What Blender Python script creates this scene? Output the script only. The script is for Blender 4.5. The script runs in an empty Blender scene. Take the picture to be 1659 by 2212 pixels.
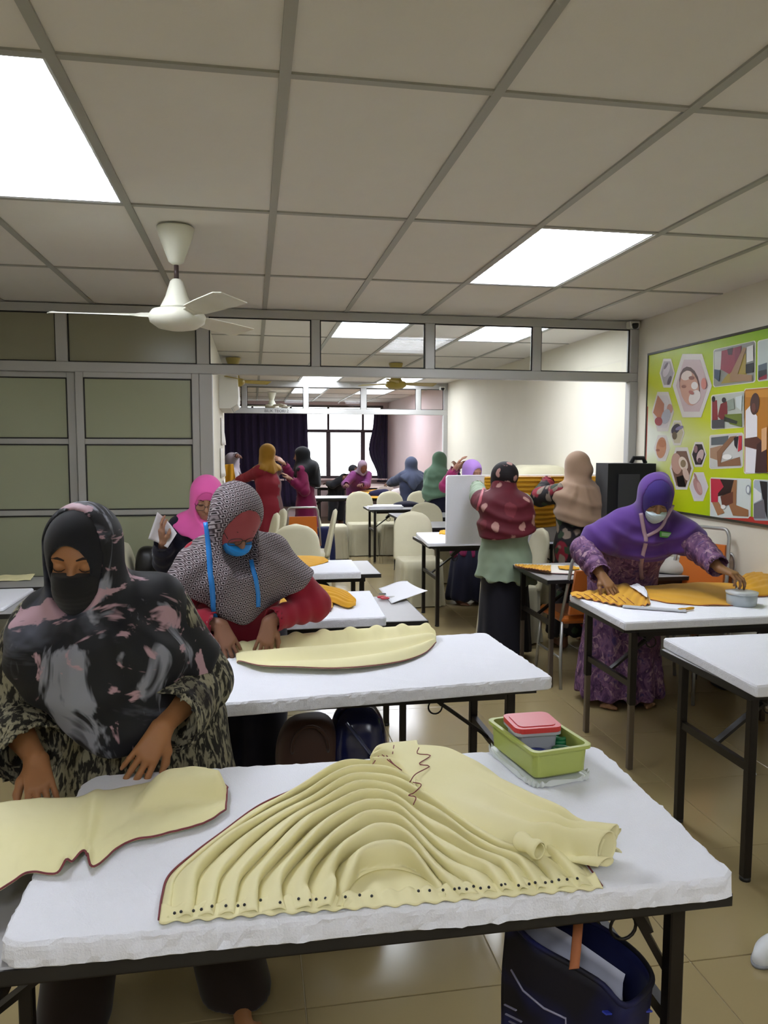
import bpy, math, random
import numpy as np
from mathutils import Vector, Matrix

S = bpy.context.scene
COL = S.collection
rng = np.random.default_rng(7)
random.seed(7)

# ---------------------------------------------------------------- camera
F, IW, IH, ZC, RHO = 1640.0, 1659, 2212, 1.6, 0.012
_dy = np.array([546 - 829.5, 1106 - 965.0, -F]); _dy /= np.linalg.norm(_dy)
_e = np.array([-math.sin(RHO), math.cos(RHO), 0.0])
_z = _e - _e.dot(_dy) * _dy; _z /= np.linalg.norm(_z)
_x = np.cross(_dy, _z)
CR = np.array([_x, _dy, _z])
cam_d = bpy.data.cameras.new('camera')
cam = bpy.data.objects.new('camera', cam_d); COL.objects.link(cam)
M4 = Matrix([list(CR[i]) + [0, ] for i in range(3)] + [[0, 0, 0, 1]])
M4.translation = (0, 0, ZC)
cam.matrix_world = M4
cam_d.sensor_fit = 'VERTICAL'; cam_d.sensor_height = 36.0; cam_d.lens = F / IH * 36.0
cam_d.clip_start = 0.05; cam_d.clip_end = 100
S.camera = cam

# ---------------------------------------------------------------- world, exposure
w = bpy.data.worlds.new('sky'); S.world = w; w.use_nodes = True
w.node_tree.nodes['Background'].inputs[0].default_value = (0.93, 0.95, 1.0, 1)
w.node_tree.nodes['Background'].inputs[1].default_value = 5.0
S.view_settings.view_transform = 'Standard'; S.view_settings.look = 'None'
S.view_settings.gamma = 1; S.view_settings.use_curve_mapping = False
S.view_settings.exposure = 0.12
LAMP = 16.0                       # radiance of the fluorescent ceiling panels
pd = bpy.data.lights.new('window_portal', 'AREA'); pd.shape = 'RECTANGLE'; pd.size = 5.2; pd.size_y = 1.7
pd.cycles.is_portal = True
po = bpy.data.objects.new('window_portal', pd); COL.objects.link(po)
po.location = (0.3, 17.3, 1.7); po.rotation_euler = (math.radians(-90), 0, 0)


def ray(u, v):
    return CR @ np.array([u - 829.5, 1106 - v, -F]) / F
def atz(u, v, z):
    d = ray(u, v); t = (z - ZC) / d[2]; return d * t + np.array([0, 0, ZC])
def aty(u, v, y):
    d = ray(u, v); t = y / d[1]; return d * t + np.array([0, 0, ZC])
def atx(u, v, x):
    d = ray(u, v); t = x / d[0]; return d * t + np.array([0, 0, ZC])

# ---------------------------------------------------------------- materials
def lin(c):
    if isinstance(c, str):
        c = c.lstrip('#'); c = [int(c[i:i + 2], 16) / 255 for i in (0, 2, 4)]
    return tuple((x / 12.92 if x <= 0.04045 else ((x + 0.055) / 1.055) ** 2.4) for x in c) + (1.0,)

class NT:
    def __init__(s, m):
        s.t = m.node_tree; s.n = s.t.nodes; s.l = s.t.links
        s.p = s.n['Principled BSDF']
        s.co = None
    def node(s, kind, **kw):
        n = s.n.new(kind)
        for k, v in kw.items(): setattr(n, k, v)
        return n
    def link(s, a, b): s.l.new(a, b)
    def coord(s, scale=(1, 1, 1), rot=(0, 0, 0), loc=(0, 0, 0)):
        if s.co is None: s.co = s.node('ShaderNodeTexCoord')
        mp = s.node('ShaderNodeMapping')
        mp.inputs['Scale'].default_value = scale; mp.inputs['Rotation'].default_value = rot
        mp.inputs['Location'].default_value = loc
        s.link(s.co.outputs['Object'], mp.inputs[0]); return mp.outputs[0]
    def noise(s, vec, scale=5, detail=3, rough=0.5, dist=0.0):
        n = s.node('ShaderNodeTexNoise'); s.link(vec, n.inputs['Vector'])
        n.inputs['Scale'].default_value = scale; n.inputs['Detail'].default_value = detail
        n.inputs['Roughness'].default_value = rough; n.inputs['Distortion'].default_value = dist
        return n.outputs['Fac'] if 'Fac' in n.outputs else n.outputs[0]
    def voro(s, vec, scale=5, feature='F1', out='Distance', rand=1.0):
        n = s.node('ShaderNodeTexVoronoi', feature=feature); s.link(vec, n.inputs['Vector'])
        n.inputs['Scale'].default_value = scale; n.inputs['Randomness'].default_value = rand
        return n.outputs[out]
    def ramp(s, fac, stops, interp='LINEAR'):
        r = s.node('ShaderNodeValToRGB'); cr = r.color_ramp; cr.interpolation = interp
        while len(cr.elements) < len(stops): cr.elements.new(0.5)
        for e, (p, c) in zip(cr.elements, stops):
            e.position = p; e.color = lin(c) if not isinstance(c, (int, float)) else (c, c, c, 1)
        s.link(fac, r.inputs[0]); return r.outputs[0]
    def mix(s, fac, a, b):
        m = s.node('ShaderNodeMix', data_type='RGBA')
        for sock, v in ((m.inputs[0], fac), (m.inputs[6], a), (m.inputs[7], b)):
            if hasattr(v, 'links') or hasattr(v, 'is_linked'): s.link(v, sock)
            elif isinstance(v, str): sock.default_value = lin(v)
            else: sock.default_value = v
        return m.outputs[2]
    def math(s, op, a, b=None, c=None):
        m = s.node('ShaderNodeMath', operation=op)
        for i, v in enumerate((a, b, c)):
            if v is None: continue
            if hasattr(v, 'is_linked'): s.link(v, m.inputs[i])
            else: m.inputs[i].default_value = v
        return m.outputs[0]
    def sep(s, vec):
        n = s.node('ShaderNodeSeparateXYZ'); s.link(vec, n.inputs[0]); return n.outputs
    def bump(s, h, strength=0.2, dist=0.01):
        b = s.node('ShaderNodeBump'); b.inputs['Strength'].default_value = strength
        b.inputs['Distance'].default_value = dist
        s.link(h, b.inputs['Height']); s.link(b.outputs[0], s.p.inputs['Normal'])
    def color(s, c): s.link(c, s.p.inputs['Base Color'])

MATS = {}
def mat(name, c='#808080', rough=0.6, metal=0.0, spec=0.5, var=0.0, vscale=6, bump=0.0, bscale=60, coat=0.0, sheen=0.0):
    if name in MATS: return MATS[name]
    m = bpy.data.materials.new(name); m.use_nodes = True; t = NT(m); p = t.p
    p.inputs['Base Color'].default_value = lin(c); p.inputs['Roughness'].default_value = rough
    p.inputs['Metallic'].default_value = metal; p.inputs['Specular IOR Level'].default_value = spec
    p.inputs['Coat Weight'].default_value = coat
    if sheen: p.inputs['Sheen Weight'].default_value = sheen
    if var:
        v = t.coord(); f = t.noise(v, vscale, 4)
        col = lin(c)
        lo = tuple(x * (1 - var) for x in col[:3]) + (1,); hi = tuple(min(1, x * (1 + var)) for x in col[:3]) + (1,)
        t.color(t.mix(f, lo, hi))
    if bump:
        v = t.coord(); t.bump(t.noise(v, bscale, 4, 0.6), bump, 0.01)
    MATS[name] = m; return m

def fabric(name, c, var=0.12, rough=0.85, weave=500):
    if name in MATS: return MATS[name]
    m = mat(name, c, rough, var=var, vscale=9, spec=0.25, sheen=0.15)
    t = NT(m); v = t.coord(); t.bump(t.noise(v, weave, 2), 0.12, 0.002)
    return m

def patterned(name, build, rough=0.8):
    m = bpy.data.materials.new(name); m.use_nodes = True; t = NT(m)
    t.p.inputs['Roughness'].default_value = rough; t.p.inputs['Specular IOR Level'].default_value = 0.3
    t.color(build(t)); MATS[name] = m; return m

def emit(name, c, strength):
    m = bpy.data.materials.new(name); m.use_nodes = True; t = NT(m)
    t.p.inputs['Base Color'].default_value = lin(c)
    t.p.inputs['Emission Color'].default_value = lin(c); t.p.inputs['Emission Strength'].default_value = strength
    MATS[name] = m; return m

def clear(name, tint=(1, 1, 1, 1), gloss=0.06, rough=0.02):
    m = bpy.data.materials.new(name); m.use_nodes = True; t = m.node_tree; n = t.nodes
    n.remove(n['Principled BSDF'])
    tr = n.new('ShaderNodeBsdfTransparent'); tr.inputs[0].default_value = tint
    gl = n.new('ShaderNodeBsdfGlossy'); gl.inputs['Roughness'].default_value = rough
    fr = n.new('ShaderNodeFresnel'); fr.inputs[0].default_value = 1.45
    mx = n.new('ShaderNodeMixShader')
    t.links.new(fr.outputs[0], mx.inputs[0]); t.links.new(tr.outputs[0], mx.inputs[1]); t.links.new(gl.outputs[0], mx.inputs[2])
    t.links.new(mx.outputs[0], n['Material Output'].inputs[0]); MATS[name] = m; return m

# ---------------------------------------------------------------- object helpers
def tag(o, label=None, cat=None, group=None, kind=None):
    if label: o['label'] = label
    if cat: o['category'] = cat
    if group: o['group'] = group
    if kind: o['kind'] = kind
    return o

def empty(name, loc=(0, 0, 0), rz=0.0):
    o = bpy.data.objects.new(name, None); COL.objects.link(o)
    o.location = loc; o.rotation_euler = (0, 0, rz); o.empty_display_size = 0.1
    return o

def thing(name, label, cat, loc=(0, 0, 0), rz=0.0, group=None):
    return tag(empty(name, loc, rz), label, cat, group)

def link(name, me, parent=None, loc=None, rot=None):
    o = bpy.data.objects.new(name, me); COL.objects.link(o)
    if parent is not None: o.parent = parent
    if loc is not None: o.location = loc
    if rot is not None: o.rotation_euler = rot
    return o

def mesh_np(name, V, Fq, m, smooth=True):
    """mesh from arrays; Fq an (n,4) or (n,3) int array or list of lists"""
    me = bpy.data.meshes.new(name)
    V = np.asarray(V, np.float32)
    if isinstance(Fq, np.ndarray):
        k = Fq.shape[1]; n = len(Fq)
        me.vertices.add(len(V)); me.vertices.foreach_set('co', V.ravel())
        me.loops.add(n * k); me.loops.foreach_set('vertex_index', Fq.astype(np.int32).ravel())
        me.polygons.add(n); me.polygons.foreach_set('loop_start', np.arange(0, n * k, k, dtype=np.int32))
        me.update(calc_edges=True)
    else:
        me.from_pydata([tuple(v) for v in V.tolist()], [], Fq)
    if smooth: me.polygons.foreach_set('use_smooth', np.ones(len(me.polygons), bool))
    if m is not None: me.materials.append(m)
    me.update(); return me

class MB:
    def __init__(s): s.v = []; s.f = []; s.sm = []
    def add(s, v, f, smooth=False):
        b = len(s.v); s.v += [tuple(map(float, q)) for q in v]; s.f += [[i + b for i in q] for q in f]; s.sm += [smooth] * len(f); return s
    def box(s, x0, x1, y0, y1, z0, z1, bev=0.0):
        if bev <= 0:
            v = [(x, y, z) for z in (z0, z1) for y in (y0, y1) for x in (x0, x1)]
            return s.add(v, [[0, 2, 3, 1], [4, 5, 7, 6], [0, 1, 5, 4], [2, 6, 7, 3], [0, 4, 6, 2], [1, 3, 7, 5]])
        import itertools
        # chamfered box: 24 verts
        v = []; idx = {}
        X, Y, Z = (x0, x1), (y0, y1), (z0, z1)
        for i, j, k in itertools.product((0, 1), repeat=3):
            sx, sy, sz = (1 if i == 0 else -1), (1 if j == 0 else -1), (1 if k == 0 else -1)
            for a in range(3):
                p = [X[i] + sx * bev, Y[j] + sy * bev, Z[k] + sz * bev]
                p[a] = (X[i], Y[j], Z[k])[a]
                idx[(i, j, k, a)] = len(v); v.append(p)
        f = []
        g = lambda i, j, k, a: idx[(i, j, k, a)]
        for i in (0, 1):
            q = [g(i, 0, 0, 0), g(i, 1, 0, 0), g(i, 1, 1, 0), g(i, 0, 1, 0)]; f.append(q if i else q[::-1])
            q = [g(0, i, 0, 1), g(0, i, 1, 1), g(1, i, 1, 1), g(1, i, 0, 1)]; f.append(q if i else q[::-1])
            q = [g(0, 0, i, 2), g(1, 0, i, 2), g(1, 1, i, 2), g(0, 1, i, 2)]; f.append(q if i else q[::-1])
        for a in (0, 1):
            for b in (0, 1):
                q = [g(a, b, 0, 0), g(a, b, 1, 0), g(a, b, 1, 1), g(a, b, 0, 1)]; f.append(q if (a ^ b) else q[::-1])
                q = [g(a, 0, b, 0), g(a, 1, b, 0), g(a, 1, b, 2), g(a, 0, b, 2)]; f.append(q[::-1] if (a ^ b) else q)
                q = [g(0, a, b, 1), g(1, a, b, 1), g(1, a, b, 2), g(0, a, b, 2)]; f.append(q if (a ^ b) else q[::-1])
        for i, j, k in itertools.product((0, 1), repeat=3):
            q = [g(i, j, k, 0), g(i, j, k, 1), g(i, j, k, 2)]; f.append(q if (i ^ j ^ k) else q[::-1])
        return s.add(v, f)
    def bar(s, a, b, w, h=None, up=(0, 0, 1)):
        h = h or w; a = Vector(a); b = Vector(b); d = (b - a).normalized()
        u = Vector(up)
        if abs(d.dot(u)) > 0.95: u = Vector((0, 1, 0))
        r = d.cross(u).normalized(); u = r.cross(d).normalized()
        v = [p + r * (sx * w / 2) + u * (sy * h / 2) for p in (a, b) for sx, sy in ((-1, -1), (1, -1), (1, 1), (-1, 1))]
        return s.add(v, [[3, 2, 1, 0], [4, 5, 6, 7], [0, 1, 5, 4], [1, 2, 6, 5], [2, 3, 7, 6], [3, 0, 4, 7]])
    def tube(s, pts, r, n=8, cap=True, closed=False, flat=1.0):
        pts = [Vector(p) for p in pts]; N = len(pts)
        rr = r if hasattr(r, '__len__') else [r] * N
        t0 = None; rings = []; nrm = None
        for i, p in enumerate(pts):
            a = pts[i - 1] if (i > 0 or closed) else p
            b = pts[(i + 1) % N] if (i < N - 1 or closed) else p
            t = (b - a).normalized() if (b - a).length > 1e-9 else Vector((0, 0, 1))
            if nrm is None:
                nrm = t.orthogonal().normalized()
                if abs(t.z) < 0.9: nrm = (Vector((0, 0, 1)) - t * t.z).normalized()
            else:
                nrm = (nrm - t * nrm.dot(t)); nrm = nrm.normalized() if nrm.length > 1e-6 else t.orthogonal().normalized()
            bi = t.cross(nrm)
            rings.append([p + (nrm * math.cos(2 * math.pi * k / n) * flat + bi * math.sin(2 * math.pi * k / n)) * rr[i] for k in range(n)])
        v = [q for ring in rings for q in ring]; f = []
        M = N if closed else N - 1
        for i in range(M):
            j = (i + 1) % N
            for k in range(n):
                f.append([i * n + k, i * n + (k + 1) % n, j * n + (k + 1) % n, j * n + k])
        if cap and not closed:
            f.append([k for k in range(n)][::-1]); f.append([(N - 1) * n + k for k in range(n)])
        return s.add(v, f, True)
    def lathe(s, prof, c=(0, 0, 0), n=24, sx=1.0, sy=1.0, smooth=True):
        v = []; f = []
        for r, z in prof:
            for k in range(n):
                a = 2 * math.pi * k / n; v.append((c[0] + r * math.cos(a) * sx, c[1] + r * math.sin(a) * sy, c[2] + z))
        for i in range(len(prof) - 1):
            for k in range(n):
                f.append([i * n + k, i * n + (k + 1) % n, (i + 1) * n + (k + 1) % n, (i + 1) * n + k])
        f.append(list(range(n))[::-1]); f.append([(len(prof) - 1) * n + k for k in range(n)])
        return s.add(v, f, smooth)
    def prism(s, poly, fn, t):
        """extrude 2-D polygon: fn(a,b,h)->xyz, thickness t"""
        n = len(poly); v = [fn(a, b, 0) for a, b in poly] + [fn(a, b, t) for a, b in poly]
        f = [list(range(n))[::-1], list(range(n, 2 * n))] + [[i, (i + 1) % n, n + (i + 1) % n, n + i] for i in range(n)]
        return s.add(v, f)
    def mesh(s, name, m):
        me = bpy.data.meshes.new(name); me.from_pydata(s.v, [], s.f)
        me.polygons.foreach_set('use_smooth', np.array(s.sm, bool))
        if m is not None: me.materials.append(m)
        me.update(); return me
    def build(s, name, m, parent=None, loc=None, rot=None):
        return link(name, s.mesh(name, m), parent, loc, rot)

def copy_tree(o, parent=None):
    c = o.copy(); COL.objects.link(c)
    if parent is not None: c.parent = parent
    for ch in list(o.children): copy_tree(ch, c)
    return c

def smoothstep(a, b, x):
    t = np.clip((x - a) / (b - a), 0, 1); return t * t * (3 - 2 * t)

def resample(pts, n):
    """arc-length resample of a polyline, smoothed by a Catmull-Rom pass"""
    P = np.asarray(pts, float)
    if len(P) > 2:
        Q = [P[0]]
        E = np.vstack([2 * P[0] - P[1], P, 2 * P[-1] - P[-2]])
        for i in range(1, len(P)):
            p0, p1, p2, p3 = E[i - 1], E[i], E[i + 1], E[i + 2]
            for t in np.linspace(0, 1, 9)[1:]:
                Q.append(0.5 * (2 * p1 + (p2 - p0) * t + (2 * p0 - 5 * p1 + 4 * p2 - p3) * t * t + (3 * p1 - p0 - 3 * p2 + p3) * t ** 3))
        P = np.array(Q)
    d = np.r_[0, np.cumsum(np.linalg.norm(np.diff(P, axis=0), axis=1))]
    u = np.linspace(0, d[-1], n)
    return np.stack([np.interp(u, d, P[:, k]) for k in range(P.shape[1])], 1)

def wob(p, seed, f):
    """cheap smooth pseudo noise of an (n,k) array, about -1..1"""
    r = np.random.default_rng(seed); o = 0
    for i in range(5):
        k = r.normal(size=p.shape[-1]); k *= f * (0.6 + 0.3 * i) / np.linalg.norm(k)
        o = o + np.sin(p @ k + r.uniform(0, 6.28)) * (1.0 / (1 + 0.35 * i))
    return o / 3.0

def sheet(name, P, m, parent=None, thick=0.003, closed_u=False):
    """cloth sheet from an (nu,nv,3) grid"""
    nu, nv = P.shape[:2]; I = np.arange(nu * nv).reshape(nu, nv)
    q = np.stack([I[:-1, :-1], I[1:, :-1], I[1:, 1:], I[:-1, 1:]], -1).reshape(-1, 4)
    me = mesh_np(name, P.reshape(-1, 3), q, m); o = link(name, me, parent)
    if thick:
        md = o.modifiers.new('thickness', 'SOLIDIFY'); md.thickness = thick; md.offset = 0
    return o
# ================================================================ structure
M_wall = mat('wall_paint', '#dbd6c4', 0.7, var=0.05, vscale=3)
M_wallp = mat('wall_paint_far', '#d8c3c4', 0.7, var=0.05, vscale=3)
M_tile = mat('ceiling_board', '#dcd8d0', 0.9, var=0.03, vscale=7, bump=0.05, bscale=120)
M_bar = mat('ceiling_bar', '#a09f96', 0.5)
M_alu = mat('grey_aluminium', '#b3b3af', 0.4, metal=0.1)
M_gasket = mat('black_gasket', '#22221f', 0.6)
M_frost = mat('frosted_film', '#a6ab90', 0.16, spec=0.35)
M_frost2 = mat('frosted_film_upper', '#96947c', 0.2, spec=0.35)
M_glass = clear('clear_glass', (0.96, 0.97, 0.96, 1))
M_grout = mat('grout', '#b0a488', 0.7)
M_ftile = mat('floor_ceramic', '#9a8a64', 0.16, spec=0.55, var=0.06, vscale=2)
M_white = mat('white_plastic', '#e2e2da', 0.4)
M_black = mat('black_plastic', '#141414', 0.5)
M_darkframe = mat('window_frame_brown', '#3b2a31', 0.5)

XL, XR, YB, Y1, Y2, Y3, ZT = -2.5, 3.1, -2.4, 5.85, 12.0, 17.4, 2.62
floor = MB().box(XL - .1, XR + .1, YB - .1, Y3 + .1, -0.1, -0.004).build('floor', M_grout); tag(floor, 'beige glazed ceramic tile floor', 'floor', kind='structure')
FT = 0.6
tile_me = MB().box(-FT / 2 + .0015, FT / 2 - .0015, -FT / 2 + .0015, FT / 2 - .0015, -0.008, 0.0, 0.0015).mesh('floor_tile', M_ftile)
fy0 = 2.05
for i in range(-5, 6):
    for j in range(-8, 27):
        cx, cy = 0.13 + FT * i + FT / 2, fy0 + FT * j + FT / 2
        if cx - FT / 2 < XL - .2 or cx + FT / 2 > XR + .3 or cy < YB or cy > Y3: continue
        if cy > 0.2 and (cy < 13): link('floor_tile', tile_me, floor, (cx, cy, 0))
far = MB()
for i in range(-5, 6):
    for j in range(-8, 27):
        cx, cy = 0.13 + FT * i + FT / 2, fy0 + FT * j + FT / 2
        if cy < YB or cy > Y3 or (cy > 0.2 and cy < 13): continue
        far.box(cx - FT / 2 + .0015, cx + FT / 2 - .0015, cy - FT / 2 + .0015, cy + FT / 2 - .0015, -.008, 0)
tag(far.build('distant_floor_tiles', M_ftile, floor), kind='stuff')

# ceiling: boards and bars as parts
ceil = MB().box(XL - .1, XR + .1, YB - .1, Y3 + .1, ZT + 0.1, ZT + 0.2).build('ceiling', M_tile); tag(ceil, 'suspended ceiling of pale grey boards in a metal grid', 'ceiling', kind='structure')
gx = [XL] + [0.1 + .61 * k for k in range(-4, 5)] + [XR]
gy = [YB] + [2.2 + 1.25 * k for k in range(-3, 13)]
gy = [y for y in gy if y < Y3 - .3] + [Y3]
LIGHTS = {}
def cell(x, y):
    i = max(k for k in range(len(gx)) if gx[k] <= x); j = max(k for k in range(len(gy)) if gy[k] <= y); return i, j
light_at = [(-.8, 2.5, 'left'), (1.6, 4.0, 'right'), (-.8, -.8, 'b'), (1.6, -.8, 'b2'), (1.0, 6.5, 'm1'), (1.0, 10.2, 'm5'), (2.2, 6.5, 'm2'), (1.0, 11.2, 'm3'), (2.2, 11.2, 'm4'), (1.0, 14.0, 'f1'), (2.2, 14.0, 'f2')]
lit = {cell(x, y): n for x, y, n in light_at}
tm = {}
for i in range(len(gx) - 1):
    for j in range(len(gy) - 1):
        if (i, j) in lit: continue
        a, b = gx[i + 1] - gx[i] - .004, gy[j + 1] - gy[j] - .004
        k = (round(a, 3), round(b, 3))
        if k not in tm: tm[k] = MB().box(-a / 2, a / 2, -b / 2, b / 2, 0.004, 0.018).mesh('ceiling_tile', M_tile)
        link('ceiling_tile', tm[k], ceil, ((gx[i] + gx[i + 1]) / 2, (gy[j] + gy[j + 1]) / 2, ZT))
for x in gx[1:-1]:
    MB().box(x - .016, x + .016, YB, Y3, ZT - .004, ZT + .006).build('grid_bar', M_bar, ceil)
for y in gy[1:-1]:
    for i in range(len(gx) - 1):
        MB().box(gx[i] + .013, gx[i + 1] - .013, y - .014, y + .014, ZT - .003, ZT + .006).build('grid_bar', M_bar, ceil)

M_lamp = emit('fluorescent_glow', '#f1f5ff', LAMP)
M_refl = mat('lamp_reflector', '#e8eaec', 0.25, metal=0.3)
lab = {'left': 'large square-looking lit ceiling panel at upper left of the ceiling', 'right': 'lit ceiling panel with scalloped louvre edge in front of the transom windows',
       'b': 'lit ceiling panel behind the photographer on the left', 'b2': 'lit ceiling panel behind the photographer on the right', 'm1': 'lit ceiling panel seen through the second clear transom pane', 'm2': 'lit ceiling panel with louvre seen through the third transom pane',
       'm5': 'added ceiling panel brightening the middle room, unseen behind the transom beam',  # extra panel added to brighten the middle room, out of view
       'm3': 'lit ceiling panel just before the far partition, left of pair', 'm4': 'lit ceiling panel just before the far partition, right of pair', 'f1': 'lit ceiling panel in far room over the window aisle', 'f2': 'lit ceiling panel in far room beside the pink wall'}
for (i, j), n in lit.items():
    x0, x1, y0, y1 = gx[i] + .014, gx[i + 1] - .014, gy[j] + .014, gy[j + 1] - .014
    cx, cy = (x0 + x1) / 2, (y0 + y1) / 2; a, b = (x1 - x0) / 2, (y1 - y0) / 2
    t = thing('ceiling_light', lab[n], 'ceiling light', (cx, cy, ZT), group='fluorescent ceiling panels')
    h = MB()
    h.box(-a, a, -b, b, .085, .095); h.box(-a, -a + .012, -b, b, 0, .085); h.box(a - .012, a, -b, b, 0, .085); h.box(-a + .012, a - .012, -b, -b + .012, 0, .085); h.box(-a + .012, a - .012, b - .012, b, 0, .085)
    h.build('housing', M_refl, t)
    MB().box(-a + .02, a - .02, -b + .03, b - .03, .03, .036).build('diffuser', M_lamp, t)
    for k in range(1, 12):
        y = -b + k * 2 * b / 12
        MB().prism([(-a + .013, .003), (a - .013, .003), (a - .013, .028), (a - .05, .012), (-a + .05, .012), (-a + .013, .028)], lambda p, q, hh, y=y: (p, y + hh, q), .002).build('louvre_blade', M_refl, t)

def wall(name, x0, x1, y0, y1, z0, z1, m, label):
    o = MB().box(x0, x1, y0, y1, z0, z1).build(name, m); return tag(o, label, 'wall', kind='structure')
wall('wall_right', XR, XR + .1, YB, Y2, 0, ZT + .1, M_wall, 'long cream painted wall on the right carrying the poster')
wall('wall_right_far', XR, XR + .1, Y2, Y3, 0, ZT + .1, M_wallp, 'pinkish wall on the right of the far room')
wall('wall_left', XL - .1, XL, YB, Y3, 0, ZT + .1, M_wall, 'cream wall on the left side')
wall('wall_behind_camera', XL, XR, YB - .1, YB, 0, ZT + .1, M_wall, 'cream wall behind the photographer')
wl = wall('wall_inner_left', -.5, -.36, Y1 + .07, 10.1, 0, ZT, M_wall, 'cream wall end beside the middle room with notices')
# far wall with the window band
wf = wall('wall_far', XL, XR, Y3, Y3 + .15, 0, .88, M_wallp, 'low far wall below the window band')
MB().box(XL, XR, Y3, Y3 + .15, 2.55, ZT + .1).build('wall_far_lintel', M_wallp, wf)
MB().box(2.98, XR, Y3, Y3 + .15, .88, 2.55).build('wall_far_pier', M_wallp, wf)
win = tag(empty('window_1', (0, Y3 + .06, 0)), 'wide dark-framed window blazing with daylight behind curtains', 'window', kind='structure')
def wbar(x0, x1, z0, z1): MB().box(x0, x1, -.03, .03, z0, z1, .006).build('window_frame', M_darkframe, win)
wbar(XL, 2.98, .86, .94); wbar(XL, 2.98, 2.5, 2.55); wbar(XL, 2.98, 1.93, 2.0); wbar(2.92, 2.98, .94, 2.5)
for x in (-2.4, -1.6, -.8, 0.0, .86, 1.71, 2.51):
    wbar(x - .05, x + .05, .94, 1.93); wbar(x - .025, x + .025, 2.0, 2.5)
xs = [-2.5, -1.6, -.8, 0.0, .86, 1.71, 2.51, 2.94]
for a, b in zip(xs, xs[1:]):
    MB().box(a + .03, b - .03, -.004, .004, .94, 1.93).build('window_pane', M_glass, win)
    MB().box(a + .02, b - .02, -.004, .004, 2.0, 2.5).build('window_pane', M_glass, win)
tag(MB().box(XL, XR - .02, Y3 - .16, Y3 + .0, .84, .88, .006).build('trim_1', mat('sill_paint', '#d8bfc0', 0.5)), 'pink window sill along the far wall', 'sill', kind='structure')

M_curt = fabric('dark_purple_curtain', '#2c2340', 0.15)
def curtain(x0, x1, z0, z1, label, pinch=None, n=30):
    t = thing('curtain', label, 'curtain', ((x0 + x1) / 2, Y3 - .1, z0))
    nu, nv = 220, 14
    U, Vv = np.meshgrid(np.linspace(0, 1, nu), np.linspace(0, 1, nv), indexing='ij')
    X = (x0 - x1) / 2 + U * (x1 - x0)
    if pinch is not None:
        X = X + pinch(U, Vv)
    Y = -.03 + .028 * np.sin(U * n * 6.28 + .6 * np.sin(Vv * 3)) + .01 * np.sin(U * n * 2.3 * 6.28)
    sheet('curtain_fabric', np.stack([X, Y, Vv * (z1 - z0)], -1), M_curt, t, .004)
    MB().tube([((x0 - x1) / 2 - .05, -.02, z1 - z0 + .015), ((x1 - x0) / 2 + .05, -.02, z1 - z0 + .015)], .012).build('curtain_rail', M_darkframe, t)
curtain(-2.45, 1.22, .25, 2.42, 'wide dark purple curtain left of the bright window', lambda U, V: U * (.10 * (1 - V) ** 2 - .0), 22)
curtain(2.74, 3.06, .8, 2.42, 'narrow dark purple curtain right of the bright window', lambda U, V: -(1 - U) * .12 * np.exp(-((V - .45) / .25) ** 2) + .1 * (1 - U) * np.exp(-((V - .1) / .2) ** 2), 5)

# ---- partition 1 : aluminium frame with frosted panes left and open bay right
def frame_set(name, label):
    return tag(empty(name), label, 'partition', kind='structure')
p1 = frame_set('wall_middle_partition', 'grey aluminium glazed partition between front and middle rooms')
def rail(p, x0, x1, z0, z1, Y, d=.06, name='rail', m=None): MB().box(x0, x1, Y - d / 2, Y + d / 2, z0, z1, .004).build(name, m or M_alu, p)
def pane(p, x0, x1, z0, z1, Y, m, gask=True, name='glass_pane'):
    o = MB().box(x0, x1, Y - .004, Y + .004, z0, z1).build(name, m, p)
    if gask:
        g = MB(); w_ = .009
        for (a, b, c, d_) in ((x0, x1, z0, z0 + w_), (x0, x1, z1 - w_, z1), (x0, x0 + w_, z0, z1), (x1 - w_, x1, z0, z1)):
            g.box(a, b, Y - .012, Y - .0045, c, d_)
        g.build('gasket', M_gasket, o)
    return o
XE = XR
rail(p1, XL, XE, 2.555, ZT - .005, Y1)                      # head
rail(p1, XL, XE, 2.135, 2.205, Y1, .07, 'beam')              # transom beam
rail(p1, -.385, -.29, 0, 2.135, Y1, .08, 'post'); rail(p1, -.40, -.31, 2.205, 2.555, Y1, .07, 'post')
rail(p1, 3.03, XE, 0, 2.135, Y1, .08, 'post'); rail(p1, 3.03, XE, 2.205, 2.555, Y1, .07, 'post')
rail(p1, -1.38, -1.30, 2.205, 2.555, Y1, name='mullion')
tr = [(.445, .51), (1.325, 1.40), (2.20, 2.27)]
for a, b in tr: rail(p1, a, b, 2.205, 2.555, Y1, name='mullion')
xs = [-.31] + [q for ab in tr for q in ab] + [3.03]
for a, b in zip(xs[::2], xs[1::2]): pane(p1, a, b, 2.205, 2.555, Y1, M_glass)
pane(p1, XL, -1.38, 2.205, 2.555, Y1, M_frost2); pane(p1, -1.30, -.40, 2.205, 2.555, Y1, M_frost2)
# sliding sashes below: two leaves
for (x0, x1, yo) in ((XL, -1.265, .02), (-1.255, -.385, -.02)):
    Y = Y1 + yo
    rail(p1, x1 - .055, x1, .03, 2.135, Y, .03, 'sash_stile'); rail(p1, x0, x0 + .055, .03, 2.135, Y, .03, 'sash_stile')
    zz = [.03, .09, .60, .64, 1.095, 1.135, 1.615, 1.655, 2.095, 2.135]
    for a, b in zip(zz[::2], zz[1::2]): rail(p1, x0 + .055, x1 - .055, a, b, Y, .028, 'sash_rail')
    for a, b in zip(zz[1:-1:2], zz[2:-1:2]):
        pane(p1, x0 + .055, x1 - .055, a, b, Y, M_frost)
    rail(p1, x1 - .14, x1 - .09, 1.135, 2.095, Y + .014, .012, 'sash_stile')
rail(p1, XL, -.385, 0, .03, Y1, .1, 'sill_track')

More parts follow.
